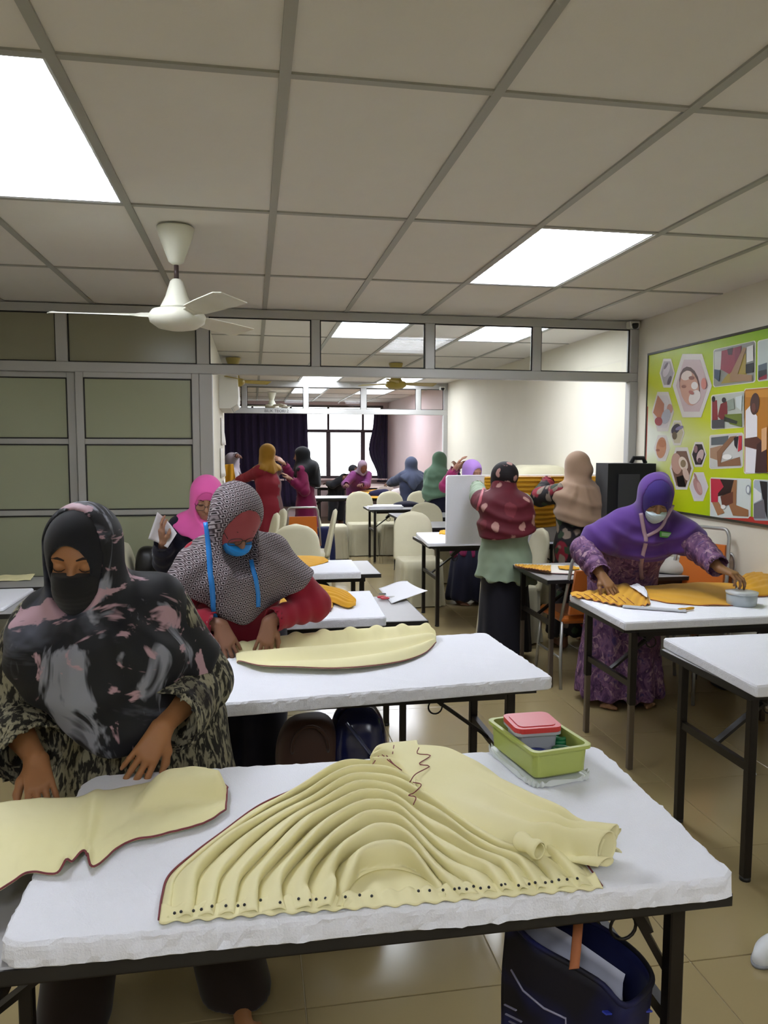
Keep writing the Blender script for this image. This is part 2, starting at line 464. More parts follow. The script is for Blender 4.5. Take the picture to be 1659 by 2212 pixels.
p2 = frame_set('wall_far_partition', 'grey aluminium glazed partition before the far room with sign')
rail(p2, -1.05, XE, 2.525, ZT - .005, Y2); rail(p2, -1.05, XE, 2.115, 2.195, Y2, .07, 'beam'); rail(p2, 3.03, XE, 0, 2.115, Y2, .08, 'post'); rail(p2, 3.03, XE, 2.195, 2.525, Y2, .07, 'post')
tr2 = [(-.16, -.08), (.785, .865), (1.69, 1.78), (2.58, 2.66)]
for a, b in tr2: rail(p2, a, b, 2.195, 2.525, Y2, name='mullion')
xs = [-1.0] + [q for ab in tr2 for q in ab] + [3.03]
for a, b in zip(xs[::2], xs[1::2]): pane(p2, a, b, 2.195, 2.525, Y2, M_glass)
fc = bpy.data.curves.new('room_sign', 'FONT'); fc.body = 'BILIK TEORI 2'; fc.size = .062; fc.align_x = 'CENTER'; fc.extrude = .001
fc.materials.append(mat('sign_ink', '#2a2a2c', .6))
fo = bpy.data.objects.new('room_sign', fc); COL.objects.link(fo); fo.parent = p2; fo.location = (.37, Y2 - .037, 2.133); fo.rotation_euler = (math.pi / 2, 0, 0)
# ================================================================ furniture
M_lam = mat('grey_laminate', '#a3a2a2', 0.35, spec=0.4, var=0.04, vscale=40)
M_edge = mat('black_edge', '#1b1a1a', 0.45)
M_leg = mat('black_steel', '#17120f', 0.4, spec=0.4)
M_legw = mat('grey_steel', '#6a6055', 0.35, metal=0.5)
M_foam = mat('white_foam', '#eff1f8', 0.9, spec=0.15, bump=0.35, bscale=260)
M_foamedge = M_foam

def table(x0, x1, y0, y1, label, z=.74, inset=.14, ends=(0, 1), worn=False, rz=0.0):
    cx, cy = (x0 + x1) / 2, (y0 + y1) / 2; a, b = (x1 - x0) / 2, (y1 - y0) / 2
    t = thing('folding_table', label, 'table', (cx, cy, 0), rz, 'folding training tables')
    MB().box(-a, a, -b, b, z - .024, z, .003).build('tabletop', M_lam, t)
    e = MB(); k = .004
    e.box(-a - k, a + k, -b - k, -b + .001, z - .028, z - .003); e.box(-a - k, a + k, b - .001, b + k, z - .028, z - .003)
    e.box(-a - k, -a + .001, -b, b, z - .028, z - .003); e.box(a - .001, a + k, -b, b, z - .028, z - .003)
    e.build('edge_band', M_edge, t)
    for y in (-b + .05, b - .05): MB().box(-a + .1, a - .1, y - .012, y + .012, z - .06, z - .024).build('apron_rail', M_leg, t)
    for sx in (-1, 1):
        x = sx * (a - inset)
        for y in (-b + .07, b - .07):
            if worn:  # worn only selects a slimmer grey lower leg
                lo = MB().box(x - .014, x + .014, y - .014, y + .014, .0, .34, .003)
                l = MB().box(x - .017, x + .017, y - .017, y + .017, .33, z - .024, .003).build('leg', M_leg, t)
                o = lo.build('leg_lower', M_legw, l)
            else:
                l = MB().box(x - .016, x + .016, y - .016, y + .016, .012, z - .024, .003).build('leg', M_leg, t)
                MB().lathe([(.02, 0), (.02, .012), (.012, .016)], (x, y, 0), 10).build('leg_foot', M_black, l)
        MB().bar((x, -b + .07, .43), (x, b - .07, .43), .022, .03).build('crossbar', M_leg, t)
        MB().bar((x, -b + .08, z - .05), (x, b - .08, z - .05), .022).build('crossbar', M_leg, t)
        br = MB().bar((x, 0, .43), (x - sx * .36, 0, z - .04), .03, .012).bar((x, -.05, .43), (x - sx * .0, -.05, .44), .01)
        bo = br.build('folding_brace', M_leg, t)
        MB().bar((x - sx * .33, .0, z - .02), (x - sx * .20, .0, z - .15), .045, .03).build('brace_channel', M_leg, bo)
        r = MB().tube([(x - sx * .23 + .028 * math.cos(q), -.012, z - .165 + .028 * math.sin(q)) for q in np.linspace(0, 6.28, 18)[:-1]], .0035, 6, closed=True)
        r.build('lock_ring', M_leg, bo)
    return t

def foam(corners, label, z=.741, th=.045, rough=.006, seed=1, name='foam_board', round_r=.015, group='white foam boards on the tables', nz=6):
    """slab from 4 (x,y) corners, counter-clockwise, with crumbled edges"""
    C = np.array(corners, float); out = []
    for i in range(4):
        a, b, c = C[i - 1], C[i], C[(i + 1) % 4]
        d1 = (a - b) / np.linalg.norm(a - b); d2 = (c - b) / np.linalg.norm(c - b)
        for q in np.linspace(0, 1, 5): out.append(b + d1 * round_r * (1 - q) ** 2 + d2 * round_r * q ** 2)
        L = np.linalg.norm(c - b); n = max(2, int(L / .012))
        for q in np.linspace(0, 1, n)[1:-1]: out.append(b + d2 * (round_r + (L - 2 * round_r) * q))
    P = np.array(out); n = len(P); cen = P.mean(0)
    nrm = np.stack([np.roll(P, -1, 0)[:, 1] - np.roll(P, 1, 0)[:, 1], -(np.roll(P, -1, 0)[:, 0] - np.roll(P, 1, 0)[:, 0])], 1)
    nrm /= np.linalg.norm(nrm, axis=1, keepdims=True) + 1e-9
    r = np.random.default_rng(seed); V = []
    levels = [(0, -.004), (.004, 0), (.35 * th, .0), (.7 * th, 0), (th - .006, -.001), (th, -.006)]
    for k, (z_, off) in enumerate(levels):
        p3 = np.c_[P, np.full(n, z_)]
        d = wob(p3 * 1.0, seed, 60) * rough * .6 + wob(p3, seed + 5, 230) * rough * .5 + r.normal(size=n) * rough * .15
        q = P + nrm * (off + d * (0.3 if k == 0 else 1))[:, None]
        zz = np.full(n, z_) + (wob(p3, seed + 9, 150) * rough * .35 if 0 < k else 0)
        V.append(np.c_[q, zz])
    V = np.concatenate(V); m = len(levels); fs = []
    V[:, :2] -= cen
    for k in range(m - 1):
        for i in range(n):
            j = (i + 1) % n; fs.append([k * n + i, k * n + j, (k + 1) * n + j, (k + 1) * n + i])
    fs.append(list(range(n))[::-1]); fs.append([(m - 1) * n + i for i in range(n)])
    me = mesh_np(name, V, fs, M_foam, smooth=False)
    o = link(name, me, None, (cen[0], cen[1], z)); tag(o, label, 'foam board', group); return o

ZF = .787     # top of a foam board lying on a table
T1 = table(-.62, .905, 1.275, 1.90, 'nearest folding table, front left, under the crumbling foam board', inset=.072)
_b = MB().bar((.845 - .1425, 1.37 - 1.5875, .50), (.735 - .1425, 1.40 - 1.5875, .705), .034, .014).build('folding_brace', M_leg, T1)
MB().bar((.79 - .1425, 1.375 - 1.5875, .615), (.725 - .1425, 1.395 - 1.5875, .72), .05, .02).build('brace_channel', M_leg, _b)
MB().tube([(.735 - .1425 + .028 * math.cos(q), 1.37 - 1.5875, .625 + .028 * math.sin(q)) for q in np.linspace(0, 6.28, 18)[:-1]], .0035, 6, closed=True).build('lock_ring', M_leg, _b)
F1 = foam([(-.425, 1.262), (.905, 1.245), (.925, 1.90), (-.42, 1.92)], 'nearest white foam board with crumbled edges under the pleated cream cloth', rough=.007, seed=3, round_r=.05)
T2 = table(-.45, 1.0, 2.56, 3.17, 'folding table behind the nearest one with overhanging foam board', inset=.07)
F2 = foam([(-.13, 2.40), (1.045, 2.50), (1.005, 3.17), (-.16, 3.09)], 'white foam board with ragged front edge before the woman in patterned scarf', rough=.006, seed=8, round_r=.03)
T3 = table(-.55, .85, 3.64, 4.27, 'grey folding table holding scissors and white paper at its right end', inset=.11)
F3 = foam([(-.45, 3.53), (.625, 3.54), (.65, 4.22), (-.45, 4.20)], 'white foam board under bunched mustard cloth beside the paper', rough=.002, seed=9)
T4 = table(-.30, .85, 5.06, 5.66, 'grey folding table nearest the partition in the aisle row', inset=.12)
F4 = foam([(-.28, 4.86), (.69, 4.87), (.70, 5.42), (-.28, 5.42)], 'white foam board with flat mustard cloth on the table near partition', rough=.002, seed=10)
TL = table(-2.2, -.68, 4.91, 5.28, 'grey folding table along the frosted glass behind the front woman', inset=.25)
TL2 = table(-2.45, -1.24, 4.13, 4.78, 'folding table corner peeking in at the left edge', inset=.14)
FL2 = foam([(-2.4, 4.17), (-1.29, 4.17), (-1.29, 4.74), (-2.4, 4.74)], 'white board on the table at the left edge', th=.02, rough=.001, seed=12)
R1 = table(1.72, 3.04, 2.36, 2.95, 'folding table at right edge with bare white board', inset=.065)
FR1 = foam([(1.70, 2.30), (3.0, 2.30), (3.02, 2.97), (1.735, 2.97)], 'bare white foam board with clean edges at the right edge', rough=.0012, seed=14, th=.042)
R2 = table(1.75, 3.02, 3.34, 3.98, 'folding table in front of the woman in purple scarf', inset=.085, worn=True)
FR2 = foam([(1.715, 3.27), (2.98, 3.30), (3.0, 3.99), (1.75, 3.99)], 'white foam board with mustard cloths before the purple-scarfed woman', rough=.0015, seed=15, th=.04)
R3 = table(1.885, 3.06, 4.64, 5.33, 'bare grey folding table with rolled white cloth, in front of the open bay', inset=.06, worn=True)
M1 = table(1.52, 3.0, 6.45, 7.15, 'folding table carrying the upright board, just inside middle room', inset=.09)
FM1 = foam([(1.48, 6.36), (2.95, 6.38), (2.97, 7.16), (1.55, 7.16)], 'white foam board lying under the upright board', rough=.001, seed=17, th=.035)
M2 = table(1.76, 3.0, 7.9, 8.55, 'bare grey folding table second in the middle room row', inset=.08)
M3 = table(1.74, 3.0, 9.08, 9.74, 'bare grey folding table third in the middle room row', inset=.08)
M4t = table(1.58, 3.0, 10.3, 10.92, 'grey folding table with stacked papers in the middle room', inset=.08)
N1 = table(.75, 2.3, 12.75, 13.4, 'folding table inside far room under mustard cloth', inset=.1)
N3 = table(1.3, 2.8, 16.1, 16.7, 'folding table below the bright window', inset=.1)

# ---------------- chairs
M_cream = fabric('cream_chair_cover', '#bbb69b', 0.06, rough=0.6)
M_orange = fabric('orange_vinyl', '#c06a24', 0.06, rough=0.5)
M_steel = mat('chair_steel', '#a9aaa6', 0.35, metal=0.6)

def cover_meshes():
    # backrest: arched slab swelling a little, leaning back (+y) ; skirt: seat box with flared folds to the floor
    nu, nv = 33, 22; V = []
    # closed loop section per height
    H0, H1 = .44, .93
    rings = []
    for t in np.linspace(0, 1, nv):
        z = H0 + (H1 - H0) * t
        wdt = .225 * (1 - .12 * t) * (math.sqrt(max(0, 1 - ((t - .62) / .38) ** 2.6)) if t > .62 else 1)
        wdt = max(wdt, .012); dep = .035 - .012 * t
        if t > .93: dep *= math.sqrt(max(.05, 1 - ((t - .93) / .07) ** 2))
        y = .18 + .10 * t
        ring = []
        for k in range(32):
            a = 2 * math.pi * k / 32; c, s_ = math.cos(a), math.sin(a)
            ring.append((wdt * math.copysign(abs(c) ** .5, c), y + dep * math.copysign(abs(s_) ** .7, s_), z))
        rings.append(ring)
    m = MB(); n = 32; v = [p for r_ in rings for p in r_]
    f = [[i * n + k, i * n + (k + 1) % n, (i + 1) * n + (k + 1) % n, (i + 1) * n + k] for i in range(nv - 1) for k in range(n)]
    f += [list(range(n))[::-1], [(nv - 1) * n + k for k in range(n)]]
    m.add(v, f, True); back = m.mesh('cover_back', M_cream)
    m = MB(); n = 96; v = []
    prof = [(0.0, .47), (.9, .475), (1.0, .46), (1.01, .38), (1.03, .25), (1.06, .12), (1.1, .012)]
    for q, z in prof:
        for k in range(n):
            a = 2 * math.pi * k / n; c, s_ = math.cos(a), math.sin(a)
            fold = 1 + (.05 * (0.47 - z) / .47) * math.sin(a * 14 + math.sin(a * 3)) if z < .45 else 1
            x = .215 * math.copysign(abs(c) ** .35, c); y = .21 * math.copysign(abs(s_) ** .35, s_)
            v.append((x * q * fold, y * q * fold + .0, z))
    f = [[i * n + (k + 1) % n, i * n + k, (i + 1) * n + k, (i + 1) * n + (k + 1) % n] for i in range(len(prof) - 1) for k in range(n)]
    m.add(v, f, True); return back, m.mesh('cover_skirt', M_cream)
cb, cs = cover_meshes()
def cover_chair(x, y, rz, label, z=0):
    t = thing('covered_chair', label, 'chair', (x, y, z), rz, 'chairs in cream covers')
    link('cover_back', cb, t); link('cover_skirt', cs, t); return t
# unrotated: sitter faces -y (towards the camera)
for a in [(.36, 6.35, 0, 'cream covered chair in the doorway just behind the mustard cloth table'),
          (-.04, 7.75, -1.45, 'left of two side-on cream chairs beside the orange chair'), (.05, 8.26, -1.4, 'right of two side-on cream chairs beside the orange chair'),
          (.60, 8.2, -1.65, 'side-on cream chair right of the orange chair, leaning back'),
          (-.63, 5.54, 1.55, 'side-on cream chair against frosted glass with black bag on it'),
          (1.59, 11.17, 0, 'left of three cream chairs behind the paper-stacked table'), (2.06, 11.17, .0, 'middle of three cream chairs behind the paper-stacked table'), (2.53, 11.17, .0, 'right of three cream chairs behind the paper-stacked table'),
          (2.08, 8.79, 0, 'cream chair close behind the second middle-room table'), (1.66, 7.52, .05, 'cream chair behind the upright board'),
          (2.10, 6.0, -1.57, 'cream covered chair behind bare grey table, skirt showing beside trousers'),
          (1.12, 10.9, 1.5, 'small distant cream chair near the red dress')]:
    cover_chair(*a)

so = thing('covered_stool', 'cream cloth covered stool under the grey table by the frosted glass', 'stool', (-1.55, 5.1, 0)); link('cover_skirt', cs, so)
def orange_chair(x, y, rz, label, z=0):
    t = thing('orange_chair', label, 'chair', (x, y, z), rz, 'orange banquet chairs')
    m = MB()
    w_ = .20
    pts = [(-w_ - .01, .17, .45), (-w_, .21, .60)] + [(-w_ + .02, .245, .80)]
    arc = [(-w_ + .02 + .045 * (1 - math.cos(q)), .25 + .012 * math.sin(q), .82 + .085 * math.sin(q)) for q in np.linspace(0, math.pi / 2, 7)]
    left = pts + arc; right = [(-p[0], p[1], p[2]) for p in left][::-1]
    m.tube(left + right, .0115, 8); m.build('back_frame', M_steel, t)
    MB().prism([(-.175, .0), (.175, .0), (.155, .30), (-.155, .30)], lambda a, b, h: (a, .2 + .16 * b + h, .50 + b), .028).build('backrest', M_orange, t)
    MB().box(-.21, .21, -.22, .2, .43, .485, .02).build('seat', M_orange, t)
    for sx in (-1, 1):
        MB().tube([(sx * .2, -.19, .43), (sx * .215, -.21, .2), (sx * .225, -.225, 0)], .011, 8).build('leg', M_steel, t)
        MB().tube([(sx * .2, .17, .45), (sx * .215, .19, .2), (sx * .225, .23, 0)], .011, 8).build('leg', M_steel, t)
        MB().tube([(sx * .216, -.2, .2), (sx * .216, .19, .2)], .008, 8).build('stretcher', M_steel, t)
    return t
orange_chair(.56, 9.0, math.pi, 'orange backed chair with silver hoop frame in the middle aisle')
orange_chair(2.80, 4.52, -1.15, 'lower of two orange chairs stacked by the poster wall')
orange_chair(2.80 - .075, 4.52 - .035, -1.15, 'upper of two orange chairs stacked by the poster wall', z=.17)
orange_chair(2.22, 4.88, math.pi, 'orange chair tucked under bare grey table behind purple-scarfed woman')
# ---------------- fans
M_fan = mat('fan_enamel', '#dcdccb', .4)
M_fany = mat('fan_enamel_yellow', '#a8953c', .4)
M_rod = mat('fan_rod_brown', '#3a2a26', .5)
def fan(x, y, z_hub, label, m, ang, blade=.52, rod=M_rod, s=1.0):
    t = thing('ceiling_fan', label, 'ceiling fan', (x, y, ZT), group='ceiling fans')
    MB().lathe([(.0, -.005), (.085, -.005), (.086, -.012), (.075, -.05), (.035, -.16), (.014, -.175)], n=32).build('canopy', m, t)
    h = z_hub - ZT
    MB().lathe([(.011, h + .17), (.011, -.17)], n=12).build('down_rod', rod, t)
    MB().lathe([(.02, h + .18), (.03, h + .17), (.052, h + .10), (.075, h + .055), (.078, h + .045)], n=32).build('upper_cup', m, t)
    MB().lathe([(.07, h + .045), (.115, h + .035), (.133, h + .01), (.125, h - .02), (.09, h - .045), (.04, h - .055), (.0, h - .056)], n=40).build('motor_housing', m, t)
    for k in range(3):
        a = ang + k * 2 * math.pi / 3; c, s_ = math.cos(a), math.sin(a)
        def P(r, wd, up): return (r * c - wd * s_, r * s_ + wd * c, h + .012 + up)
        v = []; f = []
        sec = [(.10, .02), (.17, .03), (.2, .055), (.35, .07), (blade, .078), (blade + .02, .05)]
        for r, w_ in sec: v += [P(r, -w_, .012), P(r, w_, -.012), P(r, w_, -.008), P(r, -w_, .016)]
        for i in range(len(sec) - 1):
            for q in range(4): f.append([i * 4 + q, i * 4 + (q + 1) % 4, (i + 1) * 4 + (q + 1) % 4, (i + 1) * 4 + q])
        f += [[3, 2, 1, 0], [len(v) - 4 + q for q in range(4)]]
        MB().add(v, f).build('fan_blade', m, t)
    return t
pf = aty(383, 688, 3.75)
fan(float(pf[0]), 3.75, float(pf[2]), 'cream ceiling fan with brown rod in front of the partition', M_fan, math.radians(178), blade=.55)
pf = aty(497, 826, 9.0); fan(-.21, 9.0, 2.34, 'yellowish ceiling fan beside the white air conditioner', M_fany, .5, blade=.45)
pf = aty(855, 822, 9.2); fan(float(pf[0]), 9.2, 2.36, 'yellowish ceiling fan seen below the transom beam centre', M_fany, .25)
pf = aty(587, 872, 14.5); fan(float(pf[0]), 14.5, 2.35, 'shadowy ceiling fan in the far room', M_fan, .9)

# ---------------- wall items
def ac_unit(y0, y1, z0, z1, x=-.36):
    t = thing('air_conditioner', 'white split air conditioner high on the cream wall end', 'air conditioner', (x, (y0 + y1) / 2, z0))
    b = (y1 - y0) / 2; h = z1 - z0
    prof = [(0, 0), (.12, 0), (.2, .05), (.21, .12), (.2, h - .03), (.17, h), (0, h)]
    MB().prism(prof, lambda a, c, e: (a + .001, -b + e, c), 2 * b).build('casing', M_white, t)
    for k in range(4): MB().box(.13 + k * .012, .137 + k * .012, -b + .03, b - .03, .006 + k * .01, .012 + k * .012).build('vent_slat', M_bar, t)
    return t
ac_unit(8.6, 9.75, 2.02, 2.44)
for (y0, y1, z0, z1, la) in [(8.9, 9.5, 1.62, 1.93, 'upper paper notice on the cream wall end'), (8.6, 9.3, 1.25, 1.58, 'middle paper notice on the cream wall end'), (9.35, 9.9, .95, 1.2, 'lowest paper notice on the cream wall end')]:
    v = []; nn = 8
    G = np.zeros((nn, nn, 3))
    for i in range(nn):
        for j in range(nn):
            u, q = i / (nn - 1), j / (nn - 1)
            G[i, j] = (-.352 + .03 * abs(math.sin(u * 3 + q * 2)) * q * u, y0 + (y1 - y0) * u, z1 - (z1 - z0) * q)
    o = sheet('wall_notice', G, mat('paper', '#e6e3da', .8)); tag(o, la, 'notice', 'paper notices on the wall end')
tag(MB().box(-.36, -.345, 6.6, 6.68, 0, 2.1, .003).build('trim_2', mat('door_frame_brown', '#8a7566', .5)), 'brown door frame strip on the cream wall end', 'door frame', kind='structure')
def cctv(x, y, z, label):
    t = thing('security_camera', label, 'security camera', (x, y, z), group='security cameras')
    MB().box(-.045, .045, -.035, .035, -.02, .035, .008).build('mount_box', M_white, t)
    MB().lathe([(.0, -.032), (.012, -.031), (.024, -.02), (.028, 0), (.026, .01)], (0, -.035, .005), 18).build('lens_dome', M_black, t)
q = aty(1370, 704, 5.78); cctv(3.03, 5.79, float(q[2]), 'small security camera on the near partition top corner')
cctv(3.0, 11.94, 2.53, 'tiny security camera on the far partition corner')

# ---------------- covered loudspeaker
M_spk = fabric('black_padded_cover', '#121315', .2, rough=.7)
q0 = aty(1298, 1000, 5.5); q1 = aty(1402, 1000, 5.5)
t = thing('loudspeaker', 'tall loudspeaker in a black padded cover beside the poster', 'loudspeaker', (float(q0[0] + q1[0]) / 2 + .01, 5.52, .78))
sw = float(q1[0] - q0[0]) / 2
MB().prism([(-sw, -.12), (sw * .92, -.15), (sw, .12), (-sw * .9, .14)], lambda a, b, h: (a * (1 - .03 * h), b * (1 - .05 * h), h), .70).build('padded_cover', M_spk, t)
MB().tube([(sw * .2, -.02, .70), (sw * .3, -.02, .74), (sw * .75, 0, .74), (sw * .85, 0, .70)], .017, 8).build('handle', M_spk, t)
MB().prism([(-sw * .62, .03), (sw * .2, .03), (sw * .2, .62), (-sw * .62, .62)], lambda a, b, h: (a, -.134 - .02 * (a / sw + 1) - h, b), .006).build('highlight_panel', mat('highlight_grey', '#2b2d31', .6), t)  # paler grey slab painting the highlight on the cover's front
st = MB(); st.tube([(0, 0, -.06), (0, 0, .001)], .03, 12); st.build('top_socket', M_black, t)
MB().tube([(0, 0, -.78 + .1), (0, 0, -.05)], .017, 10).build('stand_pole', M_black, t)
for k in range(3):
    a = k * 2.094 + .5
    MB().tube([(0, 0, -.45), (.28 * math.cos(a), .28 * math.sin(a), -.772)], .011, 8).build('stand_leg', M_black, t)

# ---------------- poster on the right wall
XW = XR - .004
def PW(u, v): p = atx(u, v, XR - .012); return (float(p[1]), float(p[2]))
pl, pt = PW(1402, 774); _, pbm = PW(1490, 1111)
py1 = pl; py0 = 3.0; pz1, pz0 = 2.325, 1.135
t = thing('wall_poster', 'large lime green printed poster of hexagon photos on the right wall', 'poster', (XR - .012, (py0 + py1) / 2, (pz0 + pz1) / 2))
cy, cz = (py0 + py1) / 2, (pz0 + pz1) / 2
def pstr(tt):
    v = tt.coord(); s_ = tt.sep(v); n = tt.noise(v, 1.2, 2)
    f = tt.math('ADD', tt.math('MULTIPLY', s_[1], -.34), tt.math('MULTIPLY', tt.math('ABSOLUTE', tt.math('ADD', s_[2], .06)), .75))
    f = tt.math('ADD', tt.math('ADD', f, .22), tt.math('MULTIPLY', n, .25))
    g = tt.ramp(f, [(0.0, '#e3e8d8'), (0.12, '#d3da90'), (.26, '#c6d02c'), (.48, '#b9cc10'), (.85, '#86b42a')])
    return g
a, b = (py1 - py0) / 2, (pz1 - pz0) / 2
MB().box(-.002, .01, -a, a, -b, b).build('poster_sheet', patterned('poster_print', pstr, .35), t)
fr = MB(); fr.box(-.008, .012, -a - .006, a + .012, b, b + .016); fr.box(-.008, .012, -a - .006, a + .012, -b - .016, -b); fr.box(-.008, .012, a, a + .012, -b, b)
fr.build('poster_frame', mat('poster_frame', '#3c3a2c', .5), t)
MB().box(-.0045, -.002, -a, -a + 1.65, -b, -b + .035).build('red_band', mat('poster_red', '#b5342a', .4), t)
MB().box(-.0045, -.002, -a, -a + 1.2, b - .03, b).build('red_band', MATS['poster_red'], t)
MB().box(-.0045, -.002, a - .012, a - .006, -b, b - .4).build('red_band', MATS['poster_red'], t)
LAY = [0]
def flat(name, px, col, parent, lift):
    """flat printed shape given on the poster plane"""
    m = mat('print_' + col, col, .35)
    pts = [PW(u, v) for u, v in px]
    return MB().prism([(p[0] - cy, p[1] - cz) for p in pts], lambda p, q, h: (-.0025 - lift - h, p, q), .0006).build(name, m, parent)
def zpx(l): return [(1380 + x * .2079, 700 + y * .2079) for x, y in l]
def hexa(cx, cyy, rx, ry, inner, blobs):
    pts = [(cx - rx * .5, cyy - ry), (cx + rx * .5, cyy - ry * 1.0), (cx + rx, cyy), (cx + rx * .45, cyy + ry), (cx - rx * .5, cyy + ry), (cx - rx, cyy)]
    o = flat('hexagon_frame', zpx(pts), '#d8d4cc', t, .001)
    c = np.array(pts).mean(0); ins = [tuple(c + (np.array(p) - c) * .82) for p in pts]
    k = flat('hexagon_photo', zpx(ins), inner, t, .002)
    for i, (col, poly) in enumerate(blobs): flat('print_patch', zpx(poly), col, k, .003 + .0007 * i)
def ell(cx, cyy, rx, ry, n=16, rot=0): return [(cx + rx * math.cos(q) * math.cos(rot) - ry * math.sin(q) * math.sin(rot), cyy + rx * math.cos(q) * math.sin(rot) + ry * math.sin(q) * math.cos(rot)) for q in np.linspace(0, 2 * math.pi, n, endpoint=False)]
hexa(300, 510, 80, 150, '#a49c9e', [('#c9c0c2', ell(295, 480, 30, 75, rot=.35)), ('#5c5058', ell(325, 585, 16, 50, rot=.35)), ('#6d5d63', ell(290, 435, 12, 40, rot=.5))])
hexa(560, 640, 205, 330, '#c9b4b4', [('#5c4038', ell(535, 640, 105, 200, rot=-.15)), ('#c99a84', ell(535, 665, 98, 185, rot=-.15)), ('#e2d2c8', ell(505, 535, 60, 45, rot=-.6)), ('#dfd8d2', ell(590, 760, 55, 80, rot=.5)), ('#e6e0dc', ell(590, 640, 35, 40)), ('#8a5a4c', ell(560, 560, 30, 20)), ('#8a5a4c', ell(480, 650, 24, 16)), ('#a8645c', ell(560, 712, 30, 18, rot=.5)), ('#c98478', ell(690, 620, 28, 60))])
hexa(255, 910, 115, 205, '#d2cccb', [('#b87a5c', [(205, 740), (270, 830), (265, 930), (225, 1000), (155, 920)]), ('#c09080', ell(330, 880, 30, 50)), ('#aeb0b8', ell(290, 960, 45, 80, rot=.3)), ('#a04a4c', ell(215, 1010, 40, 45))])
hexa(405, 1130, 75, 130, '#c5bd9c', [('#3f3846', ell(390, 1090, 38, 60, rot=.6)), ('#8d86a8', ell(430, 1080, 45, 18, rot=-.4)), ('#6a5a40', ell(380, 1160, 25, 40))])
hexa(245, 1290, 85, 135, '#d8cfc4', [('#c08a68', ell(240, 1285, 52, 110, rot=.1)), ('#9a5c48', ell(205, 1310, 20, 14)), ('#b57a58', ell(250, 1240, 40, 40))])
hexa(450, 1500, 125, 220, '#7a5c4c', [('#c09a88', ell(400, 1450, 55, 110, rot=-.1)), ('#dccdbb', ell(470, 1450, 45, 75, rot=-.3)), ('#8d7a5c', ell(470, 1450, 28, 40)), ('#d2b8a6', ell(500, 1560, 30, 70, rot=-.3)), ('#1c1614', [(400, 1590), (470, 1570), (500, 1690), (420, 1690)])])
hexa(628, 1355, 82, 130, '#2c2226', [('#c8b0ac', ell(645, 1370, 34, 70, rot=.3)), ('#8d6c70', ell(600, 1300, 20, 40)), ('#5c444a', ell(640, 1420, 20, 30))])
hexa(628, 1690, 100, 150, '#d2cdd0', [('#b58a84', ell(620, 1690, 38, 95, rot=-.35)), ('#c79f98', ell(640, 1700, 22, 60, rot=-.35)), ('#a67c78', ell(600, 1590, 12, 45, rot=-.35))])
def photo(x0, y0, x1, y1, skew, base, blobs):
    pts = [(x0 + 14, y0), (x1 - 14, y0 - skew), (x1, y0 - skew + 18), (x1 - 6, y1 - skew * .55 - 18), (x1 - 22, y1 - skew * .55), (x0 + 14, y1), (x0, y1 - 18), (x0 + 2, y0 + 18)]
    flat('photo_border', zpx([(p[0] + (-8 if p[0] < (x0 + x1) / 2 else 8), p[1] + (-8 if p[1] < (y0 + y1) / 2 - skew * .4 else 8)) for p in pts]), '#dfdccb', t, .001)
    k = flat('printed_photo', zpx(pts), base, t, .002)
    for i, (col, poly) in enumerate(blobs): flat('print_patch', zpx(poly), col, k, .003 + .0007 * i)
photo(785, 270, 1215, 650, 90, '#8d8f86', [('#bfc0b8', [(795, 290), (870, 280), (860, 470), (795, 500)]), ('#a08c3a', [(900, 560), (1120, 300), (1130, 590), (860, 620)]), ('#8a2438', [(870, 280), (1010, 245), (1030, 440), (950, 520), (860, 470)]), ('#3c2428', [(930, 260), (990, 245), (980, 320), (940, 320)]), ('#7a1c34', [(1010, 245), (1080, 225), (1060, 350), (1010, 420)]), ('#9a7a58', [(960, 530), (1100, 240), (1130, 250), (1040, 520), (1190, 530), (1190, 590), (960, 600)]), ('#1a1a1c', [(1125, 420), (1205, 400), (1205, 500), (1125, 510)]), ('#d2d2cc', [(1135, 240), (1205, 215), (1205, 380), (1135, 400)]), ('#33465c', [(800, 470), (860, 480), (850, 600), (800, 560)])])
photo(1245, 180, 1500, 590, 55, '#b9c4bf', [('#4c5c66', [(1250, 430), (1340, 400), (1340, 470), (1250, 500)]), ('#1c2428', [(1250, 490), (1340, 470), (1340, 560), (1250, 580)]), ('#8a2034', [(1260, 560), (1340, 520), (1340, 570), (1260, 585)])])
photo(762, 745, 1100, 1090, 40, '#b8beb4', [('#8a2a30', [(770, 800), (820, 790), (830, 1000), (770, 1010)]), ('#1c1416', ell(785, 780, 18, 30)), ('#7a2228', [(860, 830), (930, 800), (930, 930), (880, 1010), (830, 960)]), ('#241a1a', ell(895, 790, 22, 28)), ('#4c4c50', [(770, 1000), (900, 990), (900, 1080), (770, 1085)]), ('#6a7a2c', [(900, 940), (1080, 930), (1085, 1070), (960, 1040)]), ('#2c3428', [(900, 960), (1040, 1010), (1030, 1040), (900, 1010)]), ('#8d9a8c', [(930, 800), (1000, 770), (1010, 880), (940, 900)]), ('#c8d2cf', [(1020, 760), (1090, 740), (1080, 900), (1030, 860)])])
photo(745, 1160, 1085, 1500, 25, '#c9c9c4', [('#5c6468', [(760, 1180), (940, 1160), (930, 1250), (760, 1260)]), ('#a9866a', [(750, 1290), (870, 1260), (840, 1420), (750, 1390)]), ('#8d6548', [(960, 1170), (1030, 1160), (880, 1340), (860, 1440), (1060, 1380), (1070, 1470), (830, 1480), (820, 1330)]), ('#c02c3c', [(1050, 1160), (1082, 1160), (1080, 1300), (1040, 1330)]), ('#1c1620', [(1000, 1180), (1045, 1165), (1030, 1300), (1005, 1260)]), ('#efefea', ell(930, 1380, 50, 28))])
